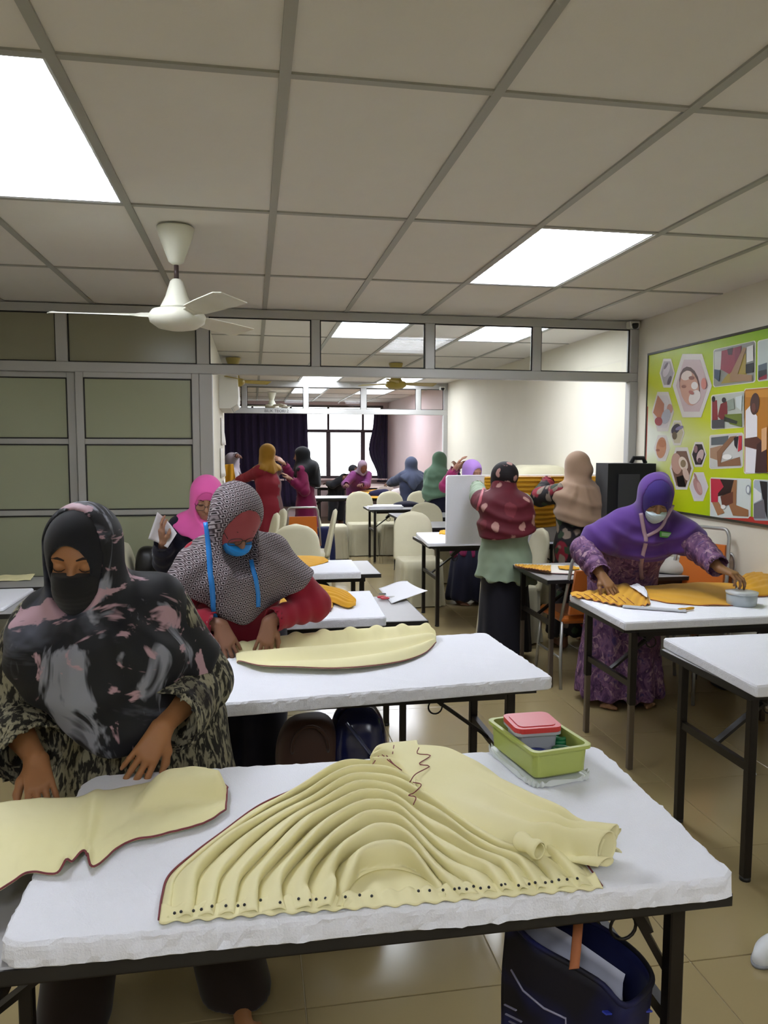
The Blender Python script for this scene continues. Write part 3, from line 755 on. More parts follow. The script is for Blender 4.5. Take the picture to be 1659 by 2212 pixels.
photo(1105, 680, 1500, 1550, 30, '#b5761c', [('#c98a2a', [(1120, 700), (1480, 660), (1480, 760), (1120, 760)]), ('#e4e2e4', [(1120, 900), (1165, 850), (1240, 960), (1235, 1550), (1115, 1545)]), ('#4a2c24', ell(1215, 830, 48, 115, rot=.08)), ('#6a3c30', ell(1205, 870, 22, 50)), ('#5a3228', [(1110, 1190), (1240, 1170), (1340, 1250), (1300, 1320), (1110, 1270)]), ('#3c1c1c', [(1240, 1250), (1340, 1180), (1345, 1545), (1220, 1545)]), ('#d8a878', [(1290, 1090), (1345, 1070), (1345, 1300), (1290, 1330)])])
photo(752, 1600, 1165, 2010, -15, '#cfd8d4', [('#2c1a18', [(840, 1610), (1010, 1620), (1000, 1760), (830, 1790)]), ('#c22c44', [(755, 1605), (850, 1610), (890, 1690), (830, 1760), (830, 1870), (760, 1850)]), ('#a87a54', [(770, 1850), (840, 1850), (900, 1960), (830, 1990)]), ('#9a6c48', [(1000, 1620), (1030, 1620), (1020, 1880), (1150, 1930), (1150, 2000), (990, 1990), (940, 1860)]), ('#6a3c2c', [(860, 1790), (990, 1740), (990, 1860), (880, 1900)]), ('#e8e8e4', ell(890, 1900, 26, 22)), ('#8c949c', ell(1150, 1720, 25, 50)), ('#dfe8e6', ell(1150, 1720, 14, 35))])
photo(1200, 1620, 1520, 2040, -15, '#a8b4bc', [('#dfe2e0', [(1205, 1700), (1280, 1760), (1280, 1820), (1205, 1860)]), ('#1c1a20', [(1265, 1630), (1345, 1640), (1345, 2030), (1310, 1900)]), ('#6c6a70', [(1205, 1870), (1310, 1820), (1330, 2020), (1205, 2020)])])
# ================================================================ SDF toolkit for bodies and draped clothes
BIG = 9.0
class Vol:
    def __init__(s, lo, hi, h):
        s.h = h; s.lo = np.array(lo, np.float32) - 2 * h
        s.n = np.ceil((np.array(hi) - s.lo) / h).astype(int) + 3
        s.D = np.full(s.n, BIG, np.float32)
        s.ax = [s.lo[k] + h * np.arange(s.n[k], dtype=np.float32) for k in range(3)]
    def region(s, lo, hi, pad):
        a = np.clip(np.floor((np.array(lo) - pad - s.lo) / s.h).astype(int), 0, s.n); b = np.clip(np.ceil((np.array(hi) + pad - s.lo) / s.h).astype(int) + 1, 0, s.n)
        sl = tuple(slice(int(a[k]), int(b[k])) for k in range(3))
        g = (s.ax[0][sl[0]][:, None, None], s.ax[1][sl[1]][None, :, None], s.ax[2][sl[2]][None, None, :])
        return sl, g
    def put(s, sl, d, k, sub=False):
        A = s.D[sl]
        if A.size == 0: return
        if sub:
            if k > 0:
                h = np.maximum(k - np.abs(A + d), 0) / k; s.D[sl] = np.maximum(A, -d) + h * h * k * .25
            else: s.D[sl] = np.maximum(A, -d)
            return
        if k > 0:
            h = np.maximum(k - np.abs(A - d), 0) / k; s.D[sl] = np.minimum(A, d) - h * h * k * .25
        else: s.D[sl] = np.minimum(A, d)
    def cone(s, a, b, ra, rb, k=.02, sc=(1, 1, 1), sub=False):
        """capsule with varying radius; sc stretches space about the axis (x,y,z)"""
        a = np.array(a, np.float32); b = np.array(b, np.float32); sc = np.array(sc, np.float32)
        R = max(ra, rb) * sc
        sl, (X, Y, Z) = s.region(np.minimum(a, b) - R, np.maximum(a, b) + R, k + 3 * s.h)
        c = a; ab = (b - a) / sc; L2 = float(ab @ ab) + 1e-12
        X = (X - c[0]) / sc[0]; Y = (Y - c[1]) / sc[1]; Z = (Z - c[2]) / sc[2]
        t = np.clip((X * ab[0] + Y * ab[1] + Z * ab[2]) / L2, 0, 1)
        d = np.sqrt((X - t * ab[0]) ** 2 + (Y - t * ab[1]) ** 2 + (Z - t * ab[2]) ** 2) - (ra + (rb - ra) * t)
        s.put(sl, d * float(sc.min()), k, sub)
    def chain(s, pts, rs, k=.02, sc=(1, 1, 1)):
        for i in range(len(pts) - 1): s.cone(pts[i], pts[i + 1], rs[i], rs[i + 1], k, sc)
    def ell(s, c, r, R=None, k=.02, sub=False, p=2):
        """ellipsoid with axes r in frame R (3x3, columns = axes)"""
        c = np.array(c, np.float32); r = np.array(r, np.float32); m = float(r.max())
        ext = np.full(3, m) if R is not None else r
        sl, (X, Y, Z) = s.region(c - ext, c + ext, k + 3 * s.h)
        X = X - c[0]; Y = Y - c[1]; Z = Z - c[2]
        if R is not None:
            R = np.array(R, np.float32)
            X, Y, Z = (X * R[0, i] + Y * R[1, i] + Z * R[2, i] for i in range(3))
        if p == 2:
            k0 = np.sqrt((X / r[0]) ** 2 + (Y / r[1]) ** 2 + (Z / r[2]) ** 2); k1 = np.sqrt((X / r[0] ** 2) ** 2 + (Y / r[1] ** 2) ** 2 + (Z / r[2] ** 2) ** 2) + 1e-6
            d = k0 * (k0 - 1) / k1
        else:
            k0 = (np.abs(X / r[0]) ** p + np.abs(Y / r[1]) ** p + np.abs(Z / r[2]) ** p) ** (1.0 / p); d = (k0 - 1) * float(r.min())
        s.put(sl, d, k, sub)
    def clip(s, fn, k=0.0):
        """keep fn(X,Y,Z) < 0"""
        d = fn(s.ax[0][:, None, None], s.ax[1][None, :, None], s.ax[2][None, None, :])
        d = np.broadcast_to(d, s.D.shape)
        A = s.D
        if k > 0:
            h = np.maximum(k - np.abs(A - d), 0) / k; s.D = (np.maximum(A, d) + h * h * k * .25).astype(np.float32)
        else: s.D = np.maximum(A, d).astype(np.float32)
    def surf(s):
        D = s.D; ins = D < 0
        n = D.shape; c = np.zeros((n[0] - 1, n[1] - 1, n[2] - 1), np.uint8)
        for i in (0, 1):
            for j in (0, 1):
                for k in (0, 1): c += ins[i:n[0] - 1 + i, j:n[1] - 1 + j, k:n[2] - 1 + k]
        I, J, K = np.nonzero((c > 0) & (c < 8))
        idx = np.full(c.shape, -1, np.int32); idx[I, J, K] = np.arange(len(I))
        corner = {}
        for i in (0, 1):
            for j in (0, 1):
                for k in (0, 1): corner[(i, j, k)] = D[I + i, J + j, K + k]
        acc = np.zeros((len(I), 3), np.float32); cnt = np.zeros(len(I), np.float32)
        for ax in range(3):
            for u in (0, 1):
                for v in (0, 1):
                    p0 = [0, 0, 0]; p1 = [0, 0, 0]; o = [q for q in range(3) if q != ax]
                    p0[o[0]] = p1[o[0]] = u; p0[o[1]] = p1[o[1]] = v; p1[ax] = 1
                    a, b = corner[tuple(p0)], corner[tuple(p1)]
                    m = (a < 0) != (b < 0); t = np.where(m, a / np.where(m, a - b, 1), 0)
                    pos = np.tile(np.array(p0, np.float32), (len(I), 1)); pos[:, ax] += t
                    acc += pos * m[:, None]; cnt += m
        V = (np.stack([I, J, K], 1) + acc / cnt[:, None]) * s.h + s.lo
        Q = []
        for ax in range(3):
            o = [q for q in range(3) if q != ax]
            sl0 = [slice(1, -1)] * 3; sl1 = [slice(1, -1)] * 3; sl0[ax] = slice(0, -1); sl1[ax] = slice(1, None)
            a = ins[tuple(sl0)]; b = ins[tuple(sl1)]
            P = np.nonzero(a != b); f = a[P]
            g = list(P); g[o[0]] = g[o[0]] + 1; g[o[1]] = g[o[1]] + 1
            def at(du, dv):
                h = list(g); h[o[0]] = h[o[0]] - du; h[o[1]] = h[o[1]] - dv; return idx[tuple(h)]
            q = np.stack([at(1, 1), at(0, 1), at(0, 0), at(1, 0)], 1)
            flip = f if ax != 1 else ~f
            q = np.where(flip[:, None], q, q[:, ::-1]); Q.append(q)
        Q = np.concatenate(Q); Q = Q[(Q >= 0).all(1)]
        return V.astype(np.float64), Q

def vnormals(V, Q):
    n = np.cross(V[Q[:, 2]] - V[Q[:, 0]], V[Q[:, 3]] - V[Q[:, 1]]); N = np.zeros_like(V)
    for k in range(4):
        for a in range(3): N[:, a] += np.bincount(Q[:, k], n[:, a], len(V))
    return N / (np.linalg.norm(N, axis=1, keepdims=True) + 1e-12)

def relax(V, Q, it=2, f=.5):
    for _ in range(it):
        S_ = np.zeros_like(V); c = np.zeros(len(V))
        for a, b in ((0, 1), (1, 2), (2, 3), (3, 0)):
            for k in range(3):
                S_[:, k] += np.bincount(Q[:, a], V[Q[:, b], k], len(V)); S_[:, k] += np.bincount(Q[:, b], V[Q[:, a], k], len(V))
            c += np.bincount(Q[:, a], minlength=len(V)) + np.bincount(Q[:, b], minlength=len(V))
        V = V + f * (S_ / np.maximum(c, 1)[:, None] - V)
    return V

def drop_small(V, Q, frac=.05):
    return V, Q

def rot_head(yaw, pitch, roll):
    """columns: right(+x), forward(-y), up; pitch>0 looks down; yaw>0 turns to +x; roll>0 tips towards +x"""
    f = Vector((0, -1, 0)); u = Vector((0, 0, 1)); r = Vector((1, 0, 0))
    m = Matrix.Rotation(yaw, 3, 'Z') @ Matrix.Rotation(pitch, 3, 'X') @ Matrix.Rotation(roll, 3, 'Y')
    return np.array([list(m @ r), list(m @ f), list(m @ u)]).T

def ik(S0, T, a, b, pole):
    S0, T, pole = np.array(S0, float), np.array(T, float), np.array(pole, float)
    d = T - S0; L = np.linalg.norm(d); 
    if L > (a + b) * .995: T = S0 + d / L * (a + b) * .995; d = T - S0; L = np.linalg.norm(d)
    u = d / L; x = (a * a - b * b + L * L) / (2 * L); h = math.sqrt(max(0, a * a - x * x))
    p = pole - u * (pole @ u); p /= np.linalg.norm(p) + 1e-9
    return S0 + u * x + p * h, T

def hand_vol(w, fwd, dorsal, side, el, curl=.35, spread=.12, h=.0028, s=1.0, arm_r=(.036, .026)):
    """hand with five fingers, rooted at wrist w; returns surface arrays incl. forearm stub toward el"""
    f = np.array(fwd, float); f /= np.linalg.norm(f); n = np.array(dorsal, float); n -= f * (n @ f); n /= np.linalg.norm(n)
    x = np.cross(f, n) * side * -1.0           # towards the thumb
    w = np.array(w, float); el = np.array(el, float)
    P = lambda a, b, c: w + (x * a + f * b + n * c) * s
    pts = [w + (el - w) * .45, P(0, .19, 0), P(.08, .1, 0), P(-.06, .1, -.09), P(.03, 0, .03)]
    lo = np.min(pts, 0) - .045; hi = np.max(pts, 0) + .045
    v = Vol(lo, hi, h)
    v.cone(w + (el - w) * .42, w, arm_r[0], arm_r[1] * s, .01)
    for (a, ra, b) in ((.027, .0145, .088), (.009, .015, .094), (-.009, .0145, .09), (-.026, .0135, .08)):
        v.cone(P(a * .55, .006, 0), P(a, b, .002), .0185 * s, ra * .88 * s, .012)
    fingers = [(.030, .090, (.042, .026, .021), .0088), (.010, .098, (.046, .029, .022), .0092), (-.011, .093, (.043, .027, .021), .0088), (-.030, .081, (.034, .021, .018), .0078)]
    for i, (a, b, segs, r) in enumerate(fingers):
        ang = spread * (1.1 - i * .75); cl = curl * (1 + .12 * i); p = P(a, b, 0); c0 = cl * .6
        q = [p]
        for j, L in enumerate(segs):
            d = x * math.sin(ang) * math.cos(c0) + f * math.cos(ang) * math.cos(c0) - n * math.sin(c0)
            q.append(q[-1] + d * L * s); c0 += cl * (1.0 if j == 0 else .7)
        v.chain(q, [r * 1.08 * s, r * 1.0 * s, r * .93 * s, r * .78 * s], .0035)
    q = [P(.018, .022, -.006), P(.045, .05, -.014), P(.058, .078, -.022), P(.062, .103, -.03)]
    v.chain(q, [.0175 * s, .0135 * s, .0108 * s, .0085 * s], .008)
    V, Q = v.surf(); return relax(V, Q, 1, .4), Q

def head_prims(v, c, R, s=1.0, ex=0.0, nose=True, k=.02):
    P = lambda a, b, d: c + R @ (np.array([a, b, d]) * s)
    v.ell(P(0, -.012, .032), np.array([.075, .094, .082]) * s + ex, R, k)
    v.ell(P(0, .018, -.035), np.array([.060, .072, .078]) * s + ex, R, .03)
    v.ell(P(0, .055, -.085), np.array([.026, .026, .022]) * s + ex, R, .03)
    if nose:
        v.cone(P(-.036, .074, .024), P(.036, .074, .024), .012 * s + ex, .012 * s + ex, .02)
        v.cone(P(-.041, .058, -.028), P(-.036, .062, -.034), .02 * s + ex, .02 * s + ex, .02)
        v.cone(P(.041, .058, -.028), P(.036, .062, -.034), .02 * s + ex, .02 * s + ex, .02)
        v.cone(P(0, .086, .012), P(0, .106, -.028), .007 * s + ex, .0115 * s + ex, .014)
        v.cone(P(-.014, .094, -.032), P(.014, .094, -.032), .007 * s + ex, .007 * s + ex, .008)
        for x in (-1, 1):
            v.ell(P(x * .031, .091, .006), np.array([.017, .012, .010]) * s, R, .012, sub=True)
            v.ell(P(x * .031, .076, .005), np.array([.0155, .0125, .0125]) * s + ex, R, .003)
        v.cone(P(-.020, .082, -.062), P(0, .091, -.059), .005 * s + ex, .0065 * s + ex, .006)
        v.cone(P(.020, .082, -.062), P(0, .091, -.059), .005 * s + ex, .0065 * s + ex, .006)
        v.cone(P(-.016, .082, -.070), P(.016, .082, -.070), .0065 * s + ex, .0065 * s + ex, .006)

M_skin = {}
def skin(c):
    if c not in M_skin:
        m = mat('skin_' + c, c, .5, spec=.35, var=.08, vscale=18); m.node_tree.nodes['Principled BSDF'].inputs['Subsurface Weight'].default_value = .08
        m.node_tree.nodes['Principled BSDF'].inputs['Subsurface Radius'].default_value = (.012, .005, .003); M_skin[c] = m
    return M_skin[c]
M_brow = mat('brow_hair', '#241611', .8); M_lens = clear('spectacle_lens', (.97, .97, .97, 1)); M_specs = mat('spectacle_frame', '#241c1c', .4)

def person(label, loc, rz=0.0, H=1.55, lean=.2, side=0.0, head=(0, .3, 0), neck_fwd=.02, armL=None, armR=None, poleL=(.6, .5, -.6), poleR=(-.6, .5, -.6),
           handL=None, handR=None, curlL=.35, curlR=.35, fine=True, skinc='#8a5f45', top=None, skirt=None, trousers=None, hijab=None, cap=None, mask=None, glasses=False,
           feet=None, shoes=None, girth=1.0, head_off=(0, 0, 0), hs=1.0, at=None, bend=False):
    """sitter frame: faces -y, left hand at +x. Arm targets are world points of the wrists."""
    if at is not None:                  # stand so that the middle of the head comes to this point
        T = np.array(at, float)
        def hz(l, H): return .515 * H + math.cos(l) * math.cos(side) * .375 * H + .05 * H
        if not bend or hz(lean, H) < T[2]: H = H * T[2] / hz(lean, H)
        else:
            a_, b_ = lean, 1.3
            for _ in range(40):
                m_ = (a_ + b_) / 2
                if hz(m_, H) > T[2]: a_ = m_
                else: b_ = m_
            lean = a_
        hx_, hy_ = math.sin(side) * .375 * H, -math.sin(lean) * math.cos(side) * .375 * H - neck_fwd
        loc = (float(T[0] - (math.cos(rz) * hx_ - math.sin(rz) * hy_)), float(T[1] - (math.sin(rz) * hx_ + math.cos(rz) * hy_)), 0.0)
    root = thing('person', label, 'person', loc, rz)
    c, s_ = math.cos(-rz), math.sin(-rz); L0 = np.array(loc, float)
    def loc_(p):
        p = np.array(p, float) - L0; return np.array([c * p[0] - s_ * p[1], s_ * p[0] + c * p[1], p[2]])
    def locd(d): d = np.array(d, float); return np.array([c * d[0] - s_ * d[1], s_ * d[0] + c * d[1], d[2]])
    hip = np.array([0, 0, .515 * H]); u = np.array([math.sin(side), -math.sin(lean) * math.cos(side), math.cos(lean) * math.cos(side)])
    chest = hip + u * .19 * H; sh = hip + u * .295 * H; nb = hip + u * .32 * H
    lat = np.array([math.cos(side), 0, -math.sin(side)])
    R = rot_head(*head)
    hc = nb + u * .055 * H + np.array([0, -neck_fwd, .05 * H]) + np.array(head_off)
    J = dict(hip=hip, chest=chest, sh=sh, nb=nb, hc=hc, R=R, u=u, lat=lat)
    J['shL'] = sh + lat * .094 * H; J['shR'] = sh - lat * .094 * H
    ua, fa = .175 * H, .155 * H
    for sd, sg, tgt, pole in (('L', 1, armL, poleL), ('R', -1, armR, poleR)):
        T = loc_(tgt) if tgt is not None else J['sh' + sd] + np.array([sg * .08, -.03, -.31 * H])
        J['el' + sd], J['wr' + sd] = ik(J['sh' + sd], T, ua, fa, np.array(pole))
    ft = feet or ((.11, -.02), (-.11, -.02)); 
    if feet is not None: ft = [tuple(loc_((f[0], f[1], 0))[:2]) for f in feet]
    g = girth
    vh = .011 if fine else .016
    # ---------- body: one continuous skin
    v = Vol(np.array([-.6, -.75, 0.0]), np.array([.6, .45, H + .1]), vh)
    v.cone(hip, chest, .105 * g, .10 * g, .05, (1.3, .9, 1)); v.cone(chest, nb - u * .05, .105, .08, .05, (1.3, .85, 1))
    v.cone(J['shL'], J['shR'], .05, .05, .04); v.cone(nb - u * .03, hc - R @ np.array([0, .012, .06]), .055, .048, .03)
    for sd, sg in (('L', 1), ('R', -1)):
        v.chain([J['sh' + sd], J['el' + sd], J['wr' + sd]], [.048, .038, .027], .02)
        hp = hip + lat * sg * .055 * H; fx, fyy = ft[0 if sg > 0 else 1]
        kn = np.array([(hp[0] + fx) / 2, (hp[1] + fyy) / 2 - .02, .285 * H]); an = np.array([fx, fyy + .03, .06])
        v.chain([hp, kn, an], [.082 * g, .055, .036], .03)
        v.cone(an - [0, -.02, .03], [fx + sg * .02, fyy - .13, .024], .032, .022, .02)
        for q in range(5): v.cone([fx + sg * (.02 + (q - 1.6) * .016), fyy - .13 + .006 * q, .02], [fx + sg * (.02 + (q - 1.6) * .019), fyy - .165 + .012 * q, .014], .012, .012 - .001 * q, .005)
    parts = [v.surf()]
    hv = Vol(hc - .15, hc + .15, .0042 if fine else .008); head_prims(hv, hc, R, hs)
    hv.cone(hc - R @ np.array([0, .012, .06]), nb - u * .03, .048, .055, .02)
    parts.append(hv.surf())
    for sd, sg, hd, cu in (('L', 1, handL, curlL), ('R', -1, handR, curlR)):
        w_ = J['wr' + sd]; fw = w_ - J['el' + sd]
        if hd is None: f_, n_ = fw, np.array([0, -.3, 1.0])
        else: f_, n_ = locd(hd[0]), locd(hd[1])
        parts.append(hand_vol(w_, f_, n_, sg, J['el' + sd], cu, h=.0034 if fine else .006, s=.95 * H / 1.6))
    V = np.concatenate([p[0] for p in parts]); o = 0; Qs = []
    for p in parts: Qs.append(p[1] + o); o += len(p[0])
    body = link('body', mesh_np('body', V, np.concatenate(Qs), skin(skinc)), root)
    HP = lambda a, b, d: hc + R @ (np.array([a, b, d]) * hs)
    if fine:
        for x in (-1, 1):
            MB().tube([HP(x * .014, .0885, .026), HP(x * .03, .0885, .032), HP(x * .047, .079, .027)], [.0022, .003, .0015], 6).build('eyebrow', M_brow, root)
            MB().tube([HP(x * .0165, .0835, .0015), HP(x * .024, .0882, -.0025), HP(x * .032, .0886, -.0035), HP(x * .04, .0862, -.002), HP(x * .046, .0805, .002)], [.0008, .0013, .0015, .0013, .0008], 6).build('eyelashes', M_brow, root)
    if glasses:
        gl = MB()
        for x in (-1, 1):
            ring = [HP(x * .033 + .026 * math.copysign(abs(math.cos(q)) ** .7, math.cos(q)), .104 - .06 * abs(x * .033 + .026 * math.cos(q)) ** 1.4, -.006 + .018 * math.copysign(abs(math.sin(q)) ** .7, math.sin(q))) for q in np.linspace(0, 2 * math.pi, 24, endpoint=False)]
            gl.tube(ring, .0014, 6, closed=True)
            gl.tube([HP(x * .059, .092, 0), HP(x * .068, .05, .003), HP(x * .074, -.01, 0)], .0014, 6)
        gl.tube([HP(-.008, .103, -.002), HP(0, .106, 0), HP(.008, .103, -.002)], .0014, 6)
        gl.build('glasses', M_specs, root)
    def cloth(name, vol, m, folds=None, it=2, parent=root):
        V, Q = vol.surf(); V = relax(V, Q, it, .5)
        if folds is not None:
            N = vnormals(V, Q); V = V + N * folds(V)[:, None]
        return link(name, mesh_np(name, V, Q, m), parent)
    vc = .0085 if fine else .014
    seed = abs(hash(label)) % 1000 if False else (sum(map(ord, label)) % 997)
    if trousers:
        vt = Vol([-.5, -.5, .0], [.5, .35, hip[2] + .16], vc * 1.2)
        vt.cone(hip + [0, 0, .0], hip + u * .06, .105 * g, .10 * g, .05, (1.25, .9, 1))
        for sg in (1, -1):
            hp = hip + lat * sg * .055 * H; fx, fyy = ft[0 if sg > 0 else 1]
            r0, r1 = trousers.get('r', (.105, .095)); kn = np.array([(hp[0] + fx) / 2, (hp[1] + fyy) / 2 - .01, .285 * H])
            vt.chain([hp, kn, np.array([fx, fyy + .02, trousers.get('hem', .08)])], [r0 * g, (r0 + r1) / 2, r1], .03)
        vt.clip(lambda X, Y, Z: trousers.get('hem', .08) - Z)
        cloth('trousers', vt, trousers['mat'], lambda V: .006 * wob(V * [1, 1, .35], seed, 34))
    if skirt:
        hz = skirt.get('hem', .05); rr = skirt.get('r', .23); vt = Vol([-.5, -.5, hz - .02], [.5, .5, hip[2] + .2], vc * 1.2)
        vt.cone(hip + u * .10, hip - [0, 0, .04], .105 * g, .135 * g, .05, (1.2, .9, 1)); vt.cone(hip - [0, 0, .06], [0, .0, hz - .1], .135 * g, rr, .06, (1.15, .95, 1))
        vt.clip(lambda X, Y, Z: hz + .012 * np.sin(6 * np.arctan2(Y, X) + seed) - Z)
        def sf(V):
            th = np.arctan2(V[:, 1], V[:, 0]); return .012 * skirt.get('fold', 1.0) * np.sin(th * 11 + 1.2 * np.sin(th * 2 + seed) + V[:, 2]) * smoothstep(hip[2] + .05, hz, V[:, 2]) + .004 * wob(V, seed, 30)
        cloth('skirt', vt, skirt['mat'], sf)
    if top:
        sl = top.get('sleeve', (.075, .062, .052)); hz = top.get('hem', .62); end = top.get('end', .93); fl = top.get('flare', .17)
        lo = np.minimum.reduce([J['wrL'], J['wrR'], hip - [.35, .3, 0]]) - .12; hi = np.maximum.reduce([J['wrL'], J['wrR'], J['elL'], J['elR'], nb, hip + [.35, .3, 0]]) + .12
        lo = np.minimum(lo, np.minimum(J['elL'], J['elR']) - .1); lo[2] = max(0, min(lo[2], hz - .03))
        vt = Vol(lo, hi, vc)
        vt.cone(hip, chest, .128 * g, .12 * g, .05, (1.28, .95, 1)); vt.cone(chest, nb - u * .05, .12 * g, .085, .05, (1.3, .9, 1)); vt.cone(J['shL'], J['shR'], .056, .056, .04)
        if hz < hip[2]: vt.cone(hip, [hip[0], hip[1] - top.get('fwd', -.01), hz - .12], top.get('hipr', .14) * g, fl, .06, (1.22, .95, 1))
        if top.get('bust', True): vt.ell(chest + u * .03 + np.array([0, -.085 * g, 0]), (.12, .06, .08), None, .06)
        for sd in 'LR':
            S_, E, W_ = J['sh' + sd], J['el' + sd], J['wr' + sd]; We = E + (W_ - E) * end
            vt.cone(S_, E, sl[0], sl[1], .03); vt.cone(E, We, sl[1], sl[2], .02)
            dirw = (W_ - E) / np.linalg.norm(W_ - E)
            # open the cuff: trim beyond the end and hollow it
            rr_ = sl[2] - .008; vt.cone(We - dirw * .0, We + dirw * (sl[2] + .06), rr_, rr_ + .02, .006, sub=True)
        def hemf(X, Y, Z): return hz + top.get('slope', 0.0) * X - Z + .01 * np.sin(5 * np.arctan2(Y, X) + seed)
        vt.clip(hemf)
        def tf(V):
            d = .005 * wob(V, seed, 26) + .004 * wob(V, seed + 3, 60); th = np.arctan2(V[:, 1], V[:, 0])
            d += .013 * np.sin(th * 10 + seed) * smoothstep(hip[2] + .02, hz, V[:, 2]) * (V[:, 2] < hip[2] + .02)
            for sd in 'LR':
                E, W_, S_ = J['el' + sd], J['wr' + sd], J['sh' + sd]
                a = (W_ - E); L = np.linalg.norm(a); a = a / L; t_ = (V - E) @ a; q = np.linalg.norm(V - E - t_[:, None] * a, axis=1)
                d += .0032 * np.sin(t_ * 95 + 4 * wob(V, seed + 7, 14)) * (q < .11) * smoothstep(-.04, .03, t_) * smoothstep(L + .05, L - .02, t_)
            return d
        cloth('tunic' if hz > .3 else 'dress', vt, top['mat'], tf)
    if cap:
        vt = Vol(hc - .17, hc + .17, .0045 if fine else .009); ce = cap.get('ex', .009)
        head_prims(vt, hc, R, hs, ce, nose=False); oc = cap.get('open', (0, .10, -.035, .058, .09, .06))
        vt.ell(HP(*oc[:3]), np.array(oc[3:]) * hs, R, .004, sub=True)
        vt.clip(lambda X, Y, Z: -((X - hc[0]) * R[0, 2] + (Y - hc[1]) * R[1, 2] + (Z - hc[2]) * R[2, 2]) - .095)
        cloth('undercap', vt, cap['mat'])
    if mask:
        vt = Vol(hc - .15, hc + .15, .004 if fine else .008); me_ = mask.get('ex', .007)
        head_prims(vt, hc, R, hs, me_, nose=False, k=.02); vt.ell(HP(0, .090, -.040), np.array([.044, .037, .044]) * hs, R, .03)
        if mask.get('long'): vt.cone(HP(0, .05, -.08), HP(0.01, .075, -.165), .052, .022, .04)
        top_z, bot = mask.get('top', -.012), mask.get('bot', -.11)
        loc3 = lambda X, Y, Z, i: (X - hc[0]) * R[0, i] + (Y - hc[1]) * R[1, i] + (Z - hc[2]) * R[2, i]
        vt.clip(lambda X, Y, Z: np.maximum(np.maximum(loc3(X, Y, Z, 2) - top_z + .25 * np.abs(loc3(X, Y, Z, 0)) ** 1.2, bot - loc3(X, Y, Z, 2)), mask.get('back', -.0) - loc3(X, Y, Z, 1)))
        mo = cloth('face_mask', vt, mask['mat'], lambda V: (.0002 if mask.get('long') else .0011) * np.sin(((V - hc) @ R[:, 2]) * 420))
    if hijab:
        hj = hijab; e = hj.get('ex', .017); lo = np.array([-.5, -.6, hj.get('zlo', .75)]); hi = np.array([.5, .45, hc[2] + .2]); 
        hi[2] = max(hi[2], sh[2] + .1)
        vt = Vol(lo, hi, .0075 if fine else .012)
        head_prims(vt, hc, R, hs, e, nose=False, k=.03)
        if hj.get('bun'):
            b_ = hj['bun']; vt.ell(HP(*b_[:3]), np.array(b_[3:6]), R, .025)
        vt.cone(HP(0, -.01, -.05), nb - u * .02, .082, .088, .05); vt.cone(HP(0, .035, -.09), nb + np.array([0, -.06, -.05]), .055, .08, .05)
        cp = hj.get('cape', 1.0)
        if cp:
            vt.cone(J['shL'] - lat * .02, J['shR'] + lat * .02, .066 * cp, .066 * cp, .05)
            vt.cone(nb - u * .02, chest, .105 * cp, .135 * cp * g, .06, (1.35, .95, 1))
            vt.ell(chest + u * .03 + np.array([0, -.1 * g, .0]), (.15 * cp, .085, .13), None, .07)
            r_ = hj.get('arm', (.072, .07, .5))
            for sd in 'LR':
                S_, E = J['sh' + sd], J['el' + sd]; vt.cone(S_, S_ + (E - S_) * r_[2], r_[0] * cp, r_[1] * cp, .05)
            dr = hj.get('drape', []); dr = dr(J) if callable(dr) else dr
            for pr in dr:
                vt.cone(pr[0], pr[1], pr[2], pr[3], .07, pr[4] if len(pr) > 4 else (1, 1, 1))
        if 'hem' in hj:
            vt.clip(lambda X, Y, Z: hj['hem'](X, Y) - Z, .006)
        oc = hj.get('open', (0, .098, -.018, .060, .078, .086))
        if oc: vt.ell(HP(*oc[:3]), np.array(oc[3:]) * hs, R, .006, sub=True)
        ff = hj.get('folds'); 
        def hf(V):
            d = .004 * wob(V, seed + 11, 22)
            if ff: d = d + ff(V, J)
            return d * smoothstep(.13, .24, np.linalg.norm(V - HP(0, 0, .0), axis=1))   # calm over the head
        cloth('headscarf', vt, hj['mat'], hf)
    if shoes:
        for i, (fx, fyy) in enumerate(ft):
            MB().lathe([(.0, 0), (.04, 0), (.046, .012), (.044, .04), (.03, .055), (0, .06)], (fx, fyy - .05, 0), 20, sx=1.0, sy=2.4).build('shoe', shoes, root)
    root['_J'] = 0; del root['_J']
    return root, J

def radial(n, A, cx=0.0, cz=None, ph=0.0):
    """folds that fan out from under the chin"""
    def f(V, J):
        p = J['hc'] + J['R'] @ np.array([0, .03, -.1]); dx = V[:, 0] - p[0] - cx; dz = p[2] - V[:, 2] + .05; r = np.hypot(dx, dz)
        th = np.arctan2(dx, np.maximum(dz, -.02)); m = smoothstep(.04, .2, r)
        return A * m * (np.sin(th * n + ph + 1.3 * np.sin(r * 9)) + .4 * np.sin(th * n * 2.3 + r * 12))
    return f
def swag(lam, A, off=(0, 0), back=False):
    """curved folds hanging round the neck"""
    def f(V, J):
        p = J['hc'] + J['R'] @ np.array([0, .0, -.06]); dx = (V[:, 0] - p[0] - off[0]) * .75; dz = (p[2] - V[:, 2] + off[1]); r = np.hypot(dx, dz)
        m = smoothstep(.06, .16, r) * smoothstep(.05, .14, dz) * np.exp(-((np.abs(dx) - .02) / .24) ** 2)
        s_ = np.sin(r / lam * 6.283 + 1.5 * np.sin(dx * 9)); return A * m * (s_ + .35 * s_ * s_)
    return f
def mixf(*fs): return lambda V, J: sum(f(V, J) for f in fs)
# ================================================================ people
def P3(u, v, Y): return aty(u, v, Y)
